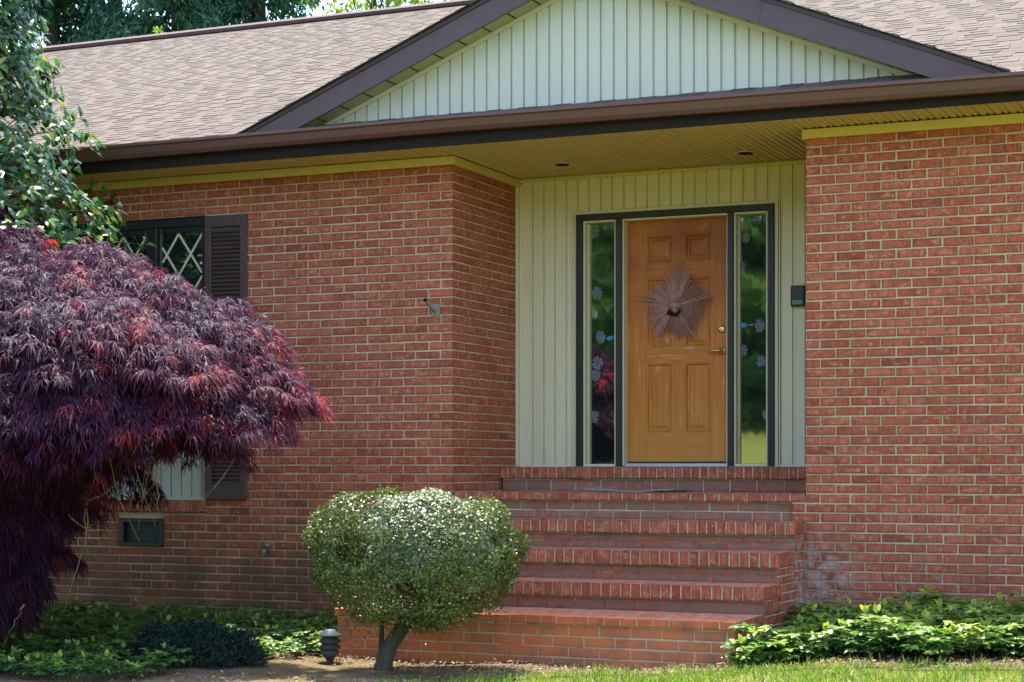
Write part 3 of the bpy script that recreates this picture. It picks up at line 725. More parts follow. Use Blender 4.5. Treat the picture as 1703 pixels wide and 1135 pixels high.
for y0, y1, z0, z1 in ((-1.05, -.004, -1.4, -.975), (-.66, -.004, -.97, -.787), (-.27, -.004, -.78, -.583)):
    out = []; nr = round((z1-z0)/CO); ch = (z1-z0)/nr
    for r in range(nr):
        u = y0-(BL/2 if r % 2 else 0)
        while u < y1:
            a, b = max(u+.005, y0), min(u+BL-.005, y1); u += BL
            if b-a > .02: out.append((a, b, z0+r*ch+.004, z0+(r+1)*ch-.006))
    bricks(m, out, (SX1-.012, 0, 0), (0, 1, 0), (0, 0, 1), (1, 0, 0), .003); bricks(m, out, (SX0+.012, 0, 0), (0, 1, 0), (0, 0, 1), (-1, 0, 0), .003)
    for xx in (SX1-.0165, SX0+.0165): m.add([(xx, y0, z0), (xx, y1, z0), (xx, y1, z1), (xx, y0, z1)], np.array([(0, 1, 2, 3)]), 1)
m.build('step_core', [M['step_brick'], M['step_mortar']], S)
m = MB(); m.box(2.2, 2.74, -1.69, -1.1, -1.42, -1.2, .01); m.build('footing', M['concrete'], S)
# doormat
m = MB(); nx, ny = 16, 6; V = []
for i in range(nx+1):
    for j in range(ny+1):
        u, v = i/nx, j/ny; V.append((.93+.72*u, .36+.44*v+.02*math.sin(3*u), -.168+.006*math.sin(9*u+2*v)+.010*(abs(u-.5)*2)**6))
V2 = [(a, b, c-.007) for a, b, c in V]; nn = len(V); g = lambda i, j: i*(ny+1)+j
F = [(g(i, j), g(i+1, j), g(i+1, j+1), g(i, j+1)) for i in range(nx) for j in range(ny)]
F += [tuple(q+nn for q in f[::-1]) for f in F]
for i in range(nx): F += [(g(i, 0)+nn, g(i+1, 0)+nn, g(i+1, 0), g(i, 0)), (g(i, ny), g(i+1, ny), g(i+1, ny)+nn, g(i, ny)+nn)]
for j in range(ny): F += [(g(0, j), g(0, j+1), g(0, j+1)+nn, g(0, j)+nn), (g(nx, j+1), g(nx, j), g(nx, j)+nn, g(nx, j+1)+nn)]
o = m.add(V+V2, F).build('doormat', M['mat_fabric']); recentre(o, (1.29, .58, -.18)); tag(o, 'thin grey doormat with curled edges lying on the brick landing', 'doormat')
# twig wreath on the door
W_ = thing('twig_wreath', 'mauve twig sunburst wreath with a gourd nest hanging on the wooden door', 'wreath', (1.367, 1.30, 1.30))
cx_, cz_ = 1.367, 1.30; m = MB()
for i in range(520):
    t = random.uniform(0, 2*math.pi); L = .272*(1+.10*math.sin(5*t+.8)+.05*math.sin(11*t))*random.uniform(.82, 1.04); r0 = random.uniform(.03, .07); tt = t+random.uniform(-.06, .06)
    y0 = 1.275+random.uniform(-.012, .012); y1 = 1.302+random.uniform(-.012, .008)
    m.tube([(cx_+r0*math.cos(t), y0, cz_+r0*math.sin(t)), (cx_+L*.6*math.cos((t+tt)/2), (y0+y1)/2-.008, cz_+L*.6*math.sin((t+tt)/2)), (cx_+L*math.cos(tt), y1, cz_+L*math.sin(tt))], [.0025, .0022, .0013], 3, 0, False)
m.build('twig_fan', M['twig'], W_)
for t, L in ((92, .36), (88, .33), (167, .38), (160, .31), (12, .36), (18, .30), (236, .36), (300, .35), (200, .3)):
    m = MB(); a = rad(t); m.tube([(cx_+.04*math.cos(a), 1.262, cz_+.04*math.sin(a)), (cx_+L*.6*math.cos(a), 1.268, cz_+L*.6*math.sin(a)), (cx_+L*math.cos(a+.03), 1.285, cz_+L*math.sin(a+.03))], [.006, .005, .002], 6)
    m.build('stick', mottled('pale_stick', (.36, .19, .13), .3, 60, .7) if t == 92 else bpy.data.materials['pale_stick'], W_)
m = MB(); V = []; n1, n2 = 16, 9
for j in range(n2+1):
    ph = math.pi*.62*j/n2
    for i in range(n1):
        t = 2*math.pi*i/n1; r = .052*(1+.12*math.sin(3*t))
        V.append((cx_+.002+r*math.sin(ph)*math.cos(t), 1.262-.075*math.cos(ph)*.9, cz_+.006+r*.85*math.sin(ph)*math.sin(t)-.02*(1-math.cos(ph))))
m.add(V, [(j*n1+i, j*n1+(i+1) % n1, (j+1)*n1+(i+1) % n1, (j+1)*n1+i) for j in range(n2) for i in range(n1)])
m.build('gourd', M['gourd'], W_, True)
m = MB(); V = [(cx_-.005+.058*math.cos(t)*(1+.15*math.sin(2*t)), 1.244-.004*math.sin(t), cz_-.05+.036*math.sin(t)) for t in np.linspace(0, 2*math.pi, 20)[:-1]]
V += [(cx_-.005, 1.256, cz_-.05)]
m.add(V, [(i, (i+1) % 19, 19) for i in range(19)]); m.build('nest_hollow', mottled('brown_hollow', (.025, .013, .009), .4, 60, .9, .1), W_)
m = MB(); m.tube([(cx_+.01, 1.19, cz_-.03), (cx_+.03, 1.175, cz_-.05), (cx_+.036, 1.172, cz_-.062)], [.012, .009, .003], 8); m.build('bird_foot', M['twig'], W_); m = MB(); m.tube([(cx_, 1.3, cz_+.33), (cx_, 1.318, cz_+.42)], .0018, 5); m.build('hanger', M['twig'], W_)

# ------------------------------------------------------------------ ground
def ground_z(x, y):
    x = np.asarray(x, float); y = np.asarray(y, float)
    z = -1.285+.16*np.clip((x-2.2)/1.5, 0, 1)**1.1*np.clip((y+6)/4, 0, 1)+.05*np.clip((y+1.5)/1.5, 0, 1)
    z = z-.012*np.clip(-y-3, 0, 1e3)**1.0*np.exp(-np.clip(-y-3, 0, 1e3)/60)
    z = z+3.1*np.clip((-y-14)/32, 0, 1)**1.2
    z = z+.012*np.sin(x*2.1+y*1.3)+.008*np.sin(x*5.3-y*4.1)
    return z
def grid(x0, x1, y0, y1, nx, ny, dz=0):
    xs = np.linspace(x0, x1, nx+1); ys = np.linspace(y0, y1, ny+1); X, Y = np.meshgrid(xs, ys, indexing='ij')
    return np.stack([X, Y, ground_z(X, Y)+dz], -1)
def sheet(mb, xs, ys, dz=0, keep=None):
    X, Y = np.meshgrid(xs, ys, indexing='ij'); V = np.stack([X, Y, ground_z(X, Y)+dz], -1).reshape(-1, 3); ny = len(ys)
    i, j = np.meshgrid(np.arange(len(xs)-1), np.arange(ny-1), indexing='ij'); a = (i*ny+j).ravel()
    F = np.stack([a, a+ny, a+ny+1, a+1], 1)
    if keep is not None:
        c = V[F].mean(1); F = F[keep(c[:, 0], c[:, 1])]
    mb.add(V, F)
xs = np.unique(np.concatenate([np.linspace(-300, -12, 25), np.linspace(-12, 12, 97), np.linspace(12, 300, 25)])); ys = np.unique(np.concatenate([np.linspace(-300, -14, 25), np.linspace(-14, 1, 61), np.linspace(1, 300, 30)]))
g = MB(); sheet(g, xs, ys); o = g.build('ground', M['lawn'], None, True); tag(o, 'sunlit lawn ground', 'ground', kind='structure')
def bed_edge(x):  # y of the lawn edge of the bed
    x = np.asarray(x, float); return np.interp(x, [-9, -1.5, .6, 1.35, 2.0, 2.7, 3.3, 4.2, 6, 9], [-4.6, -4.4, -3.9, -2.75, -2.2, -2.12, -2.2, -2.25, -2.3, -2.3])
g = MB(); sheet(g, np.linspace(-9, 9, 181), np.linspace(-5, -.002, 101), .006, lambda x, y: y > bed_edge(x)); o = g.build('mulch_bed', M['mulch'], None, True); tag(o, 'tan bark mulch bed', 'mulch bed', kind='structure')

# ------------------------------------------------------------------ leaf helpers
def rand_dirs(n):
    v = R.normal(size=(n, 3)); return nrm(v)
def leaves(mb, P, D, N, L, W, tint=None, fold=.15, bend=.2, mat=0):
    """oval 6-vertex leaves: base P, direction D, face normal N, length L, width W"""
    n = len(P); D = nrm(D); S_ = nrm(np.cross(D, N)); N = np.cross(S_, D)
    L = np.broadcast_to(L, (n,))[:, None]; W = np.broadcast_to(W, (n,))[:, None]
    def p(t, s, h): return P+D*L*t+S_*W*s*.5+N*(L*(h))
    V = np.stack([p(0, 0, 0), p(.35, -.9, fold*.3-bend*.05), p(.35, .9, fold*.3-bend*.05), p(.72, -.75, fold*.2-bend*.35), p(.72, .75, fold*.2-bend*.35), p(1, 0, -bend*.7)], 1)
    k = (np.arange(n)*6)[:, None, None]
    A = None if tint is None else np.repeat(tint, 6)
    mb.add(V.reshape(-1, 3), (k+np.array([(1, 3, 4, 2)])).reshape(-1, 4), mat, A)
    mb.n -= n*6; mb.V.pop(); mb.A.pop()
    mb.add(V.reshape(-1, 3), (k+np.array([(0, 1, 2), (3, 5, 4)])).reshape(-1, 3), mat, A)
def lobes(mb, P, D, N, L, W, tint, nl=7, droop=.35, spread=1.25, mat=0):
    """finely cut maple leaves: nl narrow lobes fanned about D, hanging at the tips"""
    n = len(P); D = nrm(D); S_ = nrm(np.cross(D, N)); N = np.cross(S_, D); dn = np.array([0, 0, -1.])
    for i in range(nl):
        f = (i/(nl-1)-.5)*2; a = f*spread+R.normal(0, .1, n); ln = (L*(1-.45*abs(f)**1.5))*R.uniform(.8, 1.15, n)
        d = nrm(D*np.cos(a)[:, None]+S_*np.sin(a)[:, None]+R.normal(0, .12, (n, 3)))
        s = nrm(np.cross(d, N)+R.normal(0, .25, (n, 3)))
        w = W*R.uniform(.7, 1.2, n)
        p0 = P; p1 = P+d*(ln*.5)[:, None]+dn*(ln*droop*.12)[:, None]; p2 = P+d*ln[:, None]+dn*(ln*droop)[:, None]
        V = np.stack([p0, p1-s*w[:, None]*.5, p1+s*w[:, None]*.5, p2], 1)
        k = (np.arange(n)*4)[:, None, None]
        mb.add(V.reshape(-1, 3), (k+np.array([(0, 1, 3, 2)])).reshape(-1, 4), mat, np.repeat(tint, 4))
def branchy(mb, base, tips, r0, jitter=.1, seg=6, n=6, rt=.004):
    base = np.array(base, float)
    for t in tips:
        t = np.array(t, float); u = np.linspace(0, 1, seg)[:, None]; ctrl = base*.5+t*.5+np.array([0, 0, np.linalg.norm(t-base)*.18])
        p = (1-u)**2*base+2*u*(1-u)*ctrl+u**2*t; p[1:-1] += R.normal(0, jitter*np.linalg.norm(t-base)*.15, (seg-2, 3))
        mb.tube(p, np.linspace(r0, rt, seg), n)

# ------------------------------------------------------------------ laceleaf maple
R = np.random.default_rng(11); random.seed(11)
MC = np.array([-2.06, -2.35, 0.0]); MRx, MRy = 1.87, 1.12
MT = thing('maple_tree', 'weeping laceleaf maple with dark purple and red cut leaves before the window', 'tree', (-2.6, -2.3, -1.28))
def dome_top(x, y):
    r = np.sqrt(((x-MC[0])/MRx)**2+((y-MC[1])/MRy)**2)
    return np.where(r < 1.15, 1.42-1.0*np.clip(r, 0, 1.2)**4.0-.02*np.sin(5*x+3*y), -9), r
lf = MB(); pads = []
tries = 0
while len(pads) < 190 and tries < 9000:
    tries += 1
    a = random.uniform(0, 2*math.pi); rr = math.sqrt(random.uniform(0.0, 1.0)); x = MC[0]+MRx*rr*math.cos(a); y = MC[1]+MRy*rr*math.sin(a)
    if y > -.22 or (x > -1.5 and y > -2.0): continue
    zt, r = dome_top(x, y); z = float(zt)-random.choice((0, 0, .05, .12, .22, .4, .6))*(.4+.6*random.random())
    z = math.floor(z/.2)*.2+.06+random.gauss(0, .018)
    pads.append((x, y, z, random.uniform(.26, .44), float(r)))
# skirt: hanging curtains on the left and a fringe under the right side
for i in range(560):
    x = random.uniform(-3.9, -.9); y = random.uniform(-3.5, -1.9)
    if ((x-MC[0])/MRx)**2+((y-MC[1])/MRy)**2 > 1.25: continue
    xe = -2.62-.79*(y+1.5)
    if x > xe+.35: continue
    lim = -.85 if x < xe else -.85+1.1*(x-xe)/.35
    pads.append((x, y, random.uniform(lim, 1.0), random.uniform(.2, .34), 1.0))
for i in range(120):
    y = random.uniform(-3.5, -2.7); x = -2.62-.79*(y+1.5)+random.uniform(-.75, .02); pads.append((x, y, random.uniform(-.95, .8), random.uniform(.2, .3), 1.0))
for i in range(34):   # left shoulder that climbs in front of the holly
    x = random.uniform(-3.4, -2.2); pads.append((x, random.uniform(-2.6, -1.9), random.uniform(1.25, np.interp(x, [-3.4, -2.75, -2.2], [2.1, 1.95, 1.5])), .25, .5))
PP, DD, NN, TT, LL = [], [], [], [], []
for (x, y, z, pr, r) in pads:
    n = int(185*(pr/.3)**2); t = R.uniform(0, 2*np.pi, n); q = np.sqrt(R.uniform(0, 1, n))*pr
    out = np.array([(x-MC[0])/MRx, (y-MC[1])/MRy]); ol = np.linalg.norm(out)+1e-6; out = out/ol*min(1, ol)
    px = x+q*np.cos(t)+out[0]*pr*.25; py = y+q*np.sin(t)*.9+out[1]*pr*.25
    pz = z-.62*q**2/pr*.9+R.normal(0, .03, n)-(out[0]*np.cos(t)+out[1]*np.sin(t))*q*.35
    d = np.stack([np.cos(t)*.7*(q/pr)+out[0]*.8, np.sin(t)*.7*(q/pr)+out[1]*.8-.12, np.full(n, -.45)-.35*(q/pr)], 1)+R.normal(0, .28, (n, 3))
    nn = np.stack([out[0]*.5+np.cos(t)*.35, out[1]*.5+np.sin(t)*.35-.3, np.full(n, .9)], 1)+R.normal(0, .25, (n, 3))
    g = np.floor(np.stack([px, py, pz], 1)/.085); hsh = np.modf(np.abs(np.sin(g @ np.array([12.99, 78.23, 37.72]))*43758.5))[0]
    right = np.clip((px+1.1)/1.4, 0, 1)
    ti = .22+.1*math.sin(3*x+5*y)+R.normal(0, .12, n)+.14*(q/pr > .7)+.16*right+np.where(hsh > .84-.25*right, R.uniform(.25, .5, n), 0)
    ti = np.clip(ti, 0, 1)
    bot = np.interp(px, [-2.0, -1.65, -1.2, -.46, -.1, .2], [-2, -.05, .1, .06, .16, .33])+R.normal(0, .07, n)
    ok = (py < -.07) & (pz > bot)
    PP.append(np.stack([px, py, pz], 1)[ok]); DD.append(d[ok]); NN.append(nn[ok]); TT.append(ti[ok]); LL.append(R.uniform(.08, .13, n)[ok])
PP, DD, NN, TT, LL = (np.concatenate(a) for a in (PP, DD, NN, TT, LL))
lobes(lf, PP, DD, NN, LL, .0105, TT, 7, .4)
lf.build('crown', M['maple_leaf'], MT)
tr = MB(); tr.tube([(-2.6, -2.3, -1.35), (-2.62, -2.28, -.9), (-2.5, -2.32, -.4), (-2.45, -2.3, .1), (-2.2, -2.32, .5)], [.12, .1, .09, .075, .06], 10)
tips = []
for i in range(34):
    p = random.choice([q for q in pads if q[2] > .45]); tips.append((p[0], p[1], p[2]-.06))
branchy(tr, (-2.4, -2.32, .1), tips, .035, .5)
tr.build('trunk', M['bark_dark'], MT, True)
for i in range(16):
    x = random.uniform(-1.8, -.5); y = random.uniform(-2.7, -1.7); z = random.uniform(.05, .35); L = random.uniform(.2, .6); s = random.uniform(-.35, .35)
    tw = MB(); tw.tube([(x, y, z), (x+s*.4, y-.03, z-L*.5), (x+s+random.uniform(-.05, .05), y-.05, z-L)], [.003, .0022, .001], 4); tw.build('dry_twig', M['twig_tan'], MT)
for pts in (((-1.72, -2.3, .05), (-1.68, -2.3, -.4), (-1.8, -2.3, -.75), (-1.9, -2.3, -1.0)), ((-1.66, -2.35, .1), (-1.69, -2.35, -.2), (-1.66, -2.35, -.58)), ((-1.12, -2.3, .12), (-1.13, -2.3, -.12), (-1.11, -2.3, -.3)), ((-1.8, -2.3, -.2), (-1.65, -2.3, -.22), (-1.45, -2.3, -.12)), ((-1.85, -2.35, -.3), (-1.68, -2.35, -.42), (-1.6, -2.35, -.38)), ((-1.75, -2.9, -.9), (-1.87, -2.9, -1.08), (-1.95, -2.9, -1.22))):
    u = np.linspace(0, len(pts)-1, 14); pa = np.array(pts); k0 = np.minimum(u.astype(int), len(pts)-2); pp = pa[k0]+(pa[k0+1]-pa[k0])*(u-k0)[:, None]; pp[1:-1] = (pp[:-2]+2*pp[1:-1]+pp[2:])/4+R.normal(0, .006, (12, 3))
    tw = MB(); tw.tube(pp, np.linspace(.006, .002, 14), 5); tw.build('dry_branch', M['twig_tan'], MT)

# ------------------------------------------------------------------ holly-like broadleaf tree
R = np.random.default_rng(12); random.seed(12)
HT = thing('holly_tree', 'tall glossy green broadleaf evergreen at the left corner of the eaves', 'tree', (-3.75, -1.35, -1.25))
def hol_r(z): return np.interp(z, [.6, 1.5, 2.0, 2.4, 2.9, 3.4, 4.2, 5.2], [1.55, 1.62, 1.52, 1.3, .98, .86, .76, .3])
lf = MB(); tips = []; tr = MB()
PP, DD, NN = [], [], []
while len(tips) < 2900:
    z = random.uniform(.7, 5.0); rr = hol_r(z)*math.sqrt(random.uniform(.3, 1.0))*random.uniform(.9, 1.06); a = random.uniform(0, 2*math.pi)
    x, y = -3.75+rr*math.cos(a), -1.4+.82*rr*math.sin(a)
    if y > -.12 or (y > -.72 and z > 2.28): continue
    if math.sin(x*3.1+z*4.3)*math.sin(y*3.7+z*2.2) > .62: continue
    tips.append((x, y, z))
    n = random.randint(7, 11); out = np.array([math.cos(a), .8*math.sin(a), .55]); out /= np.linalg.norm(out)
    t = R.uniform(0, 2*np.pi, n); s1 = np.cross(out, [0, 0, 1.]); s1 /= np.linalg.norm(s1); s2 = np.cross(out, s1)
    d = out*R.uniform(.1, .75, (n, 1))+s1*np.cos(t)[:, None]+s2*np.sin(t)[:, None]
    along = R.uniform(-.09, .03, (n, 1))
    PP.append(np.array([x, y, z])+out*along); DD.append(d); NN.append(out+np.array([0, -.1, .35])+R.normal(0, .3, (n, 3)))
PP, DD, NN = (np.concatenate(a) for a in (PP, DD, NN))
leaves(lf, PP, DD, NN, R.uniform(.075, .12, len(PP)), R.uniform(.034, .05, len(PP)), None, .25, .2)
lf.build('crown', M['holly_leaf'], HT)
tr.tube([(-3.75, -1.35, -1.3), (-3.78, -1.38, .5), (-3.72, -1.36, 2), (-3.75, -1.38, 3.4), (-3.75, -1.38, 4.8)], [.11, .09, .07, .045, .015], 10)
for i, t in enumerate(tips):
    if i % 8 == 0: branchy(tr, (-3.75, -1.37, max(.4, t[2]-.5)), [t], .014, .4, 5, 5, .003)
tr.build('trunk', M['bark'], HT, True)

# ------------------------------------------------------------------ clipped shrub
R = np.random.default_rng(13); random.seed(13)
CSX, CSY, CSZ = .85, -2.33, -.54
CS = thing('clipped_shrub', 'rounded clipped evergreen shrub on a leaning trunk before the brick steps', 'shrub', (.59, -2.28, -1.28))
n = 52000
v = rand_dirs(n); e = 3.1
sup = (np.abs(v[:, 0])**e+np.abs(v[:, 1])**e+np.abs(v[:, 2])**e)**(-1/e)
rx, ry = .65, .56; sc = np.where(R.random(n) < .72, R.uniform(.9, 1.0, n), R.uniform(.35, .92, n))
bump = 1+.035*np.sin(5*v[:, 0]+4*v[:, 2])*np.sin(4*v[:, 1]+1)+.04*np.sin(9*v[:, 0]-7*v[:, 2]+3*v[:, 1])+.03*np.sin(11*v[:, 1]+6*v[:, 0]+2)+.02*np.sin(19*v[:, 2]+13*v[:, 0])
P = v*(sup*sc*bump)[:, None]*np.array([rx, ry, .395])
# taller left shoulder, lower and undercut right flank
P[:, 2] += -.05*np.clip(P[:, 0], 0, 1)**1.5*(P[:, 2] > 0)-.06*np.clip(-P[:, 0]-.3, 0, 1)*(P[:, 2] > 0)
P[:, 2] += np.where(P[:, 2] < 0, .045*np.abs(P[:, 0]/rx)**2, 0)
ragged = (P[:, 2] < -.25); P[ragged, 2] -= R.exponential(.03, ragged.sum())
thin = np.sin(9*P[:, 0]+3)*np.sin(8*P[:, 1])*np.sin(10*P[:, 2]+1) > .42
P = P[~thin]; vv = v[~thin]; n = len(P)
D = R.normal(0, 1, (n, 3)); D = nrm(D-vv*np.sum(D*vv, 1)[:, None]*.75+vv*.25); N = vv+R.normal(0, .42, (n, 3))+np.array([0, 0, .25])
lf = MB(); leaves(lf, P+np.array([CSX, CSY, CSZ]), D, N, R.uniform(.018, .031, n), R.uniform(.010, .0155, n), None, .2, .15)
lf.build('crown', M['shrub_leaf'], CS)
tr = MB(); tr.tube([(.585, -2.29, -1.34), (.60, -2.28, -1.24), (.64, -2.28, -1.13), (.73, -2.28, -1.01), (.85, -2.29, -.9), (.93, -2.3, -.76), (.95, -2.3, -.55)], [.072, .056, .05, .049, .046, .038, .028], 12)
tr.tube([(.52, -2.18, -1.32), (.525, -2.18, -1.1), (.54, -2.2, -.9), (.56, -2.22, -.6)], [.02, .018, .017, .012], 8)
for i in range(40):
    a = R.normal(size=3); a /= np.linalg.norm(a); t = np.array([CSX, CSY, CSZ])+a*np.array([.66, .52, .3]); branchy(tr, (.87, -2.3, -.72), [t], .02, .5, 5, 5, .003)
for i in range(26):   # stray shoots above the clipped outline
    a = rand_dirs(1)[0]; a[2] = abs(a[2])*.8; p0 = np.array([CSX, CSY, CSZ])+a*np.array([rx, ry, .395])*.95; p1 = p0+a*random.uniform(.04, .1)+np.array([0, 0, random.uniform(.01, .05)])
    tr.tube([p0, (p0+p1)/2+R.normal(0, .008, 3), p1], [.002, .0016, .001], 4)
tr.build('trunk', M['bark'], CS, True)

# ------------------------------------------------------------------ low dark shrub in the shade
R = np.random.default_rng(14); random.seed(14)
LS = thing('low_shrub', 'low dark fine leaved evergreen shrub in shade beneath the maple', 'shrub', (-.66, -2.58, -1.28))
n = 9000; v = rand_dirs(n); v[:, 2] = np.abs(v[:, 2]); P = v*(R.uniform(.5, 1, n)**.5)[:, None]*np.array([.5, .36, .26])*(1+.12*np.sin(8*v[:, 0]+6*v[:, 1]))[:, None]
lf = MB(); leaves(lf, P+np.array([-.66, -2.58, -1.27]), v*.7+R.normal(0, .6, (n, 3)), v+R.normal(0, .5, (n, 3)), R.uniform(.03, .055, n), R.uniform(.007, .012, n)); lf.build('foliage', M['juniper_leaf'], LS)
tr = MB(); branchy(tr, (-.66, -2.58, -1.3), [(-.66+random.uniform(-.4, .4), -2.58+random.uniform(-.3, .3), -1.12) for _ in range(14)], .012); tr.build('stem', M['bark_dark'], LS)

# ------------------------------------------------------------------ ground cover (whorled evergreen leaves)
R = np.random.default_rng(15); random.seed(15)
def cover(name, label, pts, hmin, hmax, size, tb):
    lf = MB(); PP, DD, NN, TT = [], [], [], []
    for (x, y) in pts:
        z0 = float(ground_z(x, y)); h = random.uniform(hmin, hmax); h *= .8+.3*math.sin(5*x+2*y)*math.sin(7*y-3*x); lx, ly = x+random.gauss(0, .03), y+random.gauss(0, .03)
        for lay in range(2 if h > .09 else 1):
            hz = z0+h*(1 if lay == 0 else .62); n = random.randint(6, 9); t = R.uniform(0, 2*np.pi)+np.arange(n)*2*np.pi/n+R.normal(0, .2, n)
            el = R.uniform(-.15, .55, n) if lay == 0 else R.uniform(-.3, .2, n)
            PP.append(np.tile([lx, ly, hz], (n, 1))); d = np.stack([np.cos(t), np.sin(t), el], 1); DD.append(d); NN.append(np.stack([-.4*np.cos(t), -.4*np.sin(t), np.ones(n)], 1)+R.normal(0, .2, (n, 3)))
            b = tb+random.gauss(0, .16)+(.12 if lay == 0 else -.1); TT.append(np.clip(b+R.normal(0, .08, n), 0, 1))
        if random.random() < .05:
            n = 4; t = R.uniform(0, 6.28, n); PP.append(np.tile([lx, ly, z0+h+.02], (n, 1))); DD.append(np.stack([np.cos(t)*.5, np.sin(t)*.5, np.ones(n)], 1)); NN.append(rand_dirs(n)); TT.append(np.full(n, .98))
    PP, DD, NN, TT = (np.concatenate(a) for a in (PP, DD, NN, TT))
    leaves(lf, PP, DD, NN, size*R.uniform(.75, 1.2, len(PP)), size*.52*R.uniform(.8, 1.25, len(PP)), TT, .2, .25)
    st = MB()
    for (x, y) in pts[::3]:
        z0 = float(ground_z(x, y)); st.tube([(x, y, z0-.01), (x+random.uniform(-.02, .02), y, z0+hmin)], .003, 4, 1, False)
    s0 = st; lf.V += s0.V; lf.L += [l+lf.n for l in s0.L]; lf.C += s0.C; lf.M += s0.M; lf.A += s0.A; lf.n += s0.n
    o = lf.build(name, [M['cover_leaf'], M['bark_dark']]); c = np.mean(np.array(pts), 0); recentre(o, (float(c[0]), float(c[1]), -1.28))
    return tag(o, label, 'ground cover', kind='stuff')
pts = []
while len(pts) < 2500:
    x, y = random.uniform(2.8, 5.2), random.uniform(-2.06, -.06)
    front = -1.93+.1*math.sin(x*6)+.05*math.sin(x*17)
    if y < front: continue
    pts.append((x, y))
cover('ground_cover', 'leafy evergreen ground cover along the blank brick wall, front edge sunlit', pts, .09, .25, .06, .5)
pts = []
while len(pts) < 4300:
    x, y = random.uniform(-4.6, -.1), random.uniform(-4.2, -.06)
    ed = np.interp(x, [-4.6, -.45, -.3, -.1], [-4.3, -3.6, -2.1, -1.9])
    if y < ed+.06*math.sin(9*x): continue
    if (x+.66)**2/.25+(y+2.58)**2/.12 < 1: continue
    if x > -.12 and y > -1.75: continue
    pts.append((x, y))
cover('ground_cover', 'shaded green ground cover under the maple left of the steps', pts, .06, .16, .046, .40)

# ------------------------------------------------------------------ grass, dry leaves, garden light
R = np.random.default_rng(16); random.seed(16)
n = 46000
x = R.uniform(.2, 6.0, n); y = R.uniform(-5.2, -1.95, n); e = bed_edge(x)+.05*np.sin(13*x)+.03*np.sin(31*x)
inside = y-e; prob = np.clip(1-(inside+.02)/.22, 0, 1); cl = .5+.5*np.sin(7.1*x+3*y)*np.sin(5.3*y-2*x)
ok = (R.random(n) < prob*(.4+.6*cl)) & ~((y > -1.75)); x, y = x[ok], y[ok]; n = len(x)
P = np.stack([x, y, ground_z(x, y)], 1); D = np.stack([R.normal(0, .45, n), R.normal(0, .45, n), np.ones(n)], 1)
lf = MB(); leaves(lf, P, D, np.stack([R.normal(size=n), R.normal(size=n), np.full(n, .1)], 1), R.uniform(.03, .085, n), R.uniform(.004, .007, n), None, 0, .6)
o = lf.build('grass', M['grass']); tag(o, 'bright sunlit grass blades at the edge of the bed', 'grass', kind='stuff')
n = 4200
x = R.uniform(-1.5, 5.4, n); y = np.where(R.random(n) < .5, R.uniform(-2.2, -1.74, n), bed_edge(x)+R.uniform(-.05, 1.0, n)); ok = ((y < -1.74) | (x > 2.8)) & (y > -3.6); x, y = x[ok], y[ok]; n = len(x)
P = np.stack([x, y, ground_z(x, y)+R.uniform(.008, .03, n)], 1); t = R.uniform(0, 6.28, n)
lf = MB(); leaves(lf, P, np.stack([np.cos(t), np.sin(t), R.normal(0, .25, n)], 1), np.stack([R.normal(0, .4, n), R.normal(0, .4, n), np.ones(n)], 1), R.uniform(.01, .05, n), R.uniform(.004, .02, n), None, .3, .3)
o = lf.build('leaf_litter', M['dry_leaf']); tag(o, 'scattered dry brown leaves on the mulch', 'leaf litter', kind='stuff')
GLX, GLY, GLZ = .09, -2.08, -1.285
GL = thing('garden_light', 'small weathered tiered garden light beside the lowest brick step', 'garden light', (GLX, GLY, GLZ))
m = MB(); m.lathe([(.0, .222), (.035, .22), (.04, .208), (.078, .186), (.08, .176), (.05, .178), (.045, .172)], (GLX, GLY, GLZ), 22); m.build('cap', M['verdigris'], GL, True)
for z in (.135, .095):
    m = MB(); m.lathe([(.045, z+.04), (.05, z+.032), (.072, z+.008), (.074, z), (.05, z+.004), (.044, z)], (GLX, GLY, GLZ), 22); m.build('louvre', M['lamp_dark'], GL, True)
m = MB(); m.lathe([(.042, .18), (.042, .09), (.062, .075), (.055, .05), (.03, .03), (.018, .0), (.016, -.06)], (GLX, GLY, GLZ), 20); m.build('stake', M['lamp_dark'], GL, True)

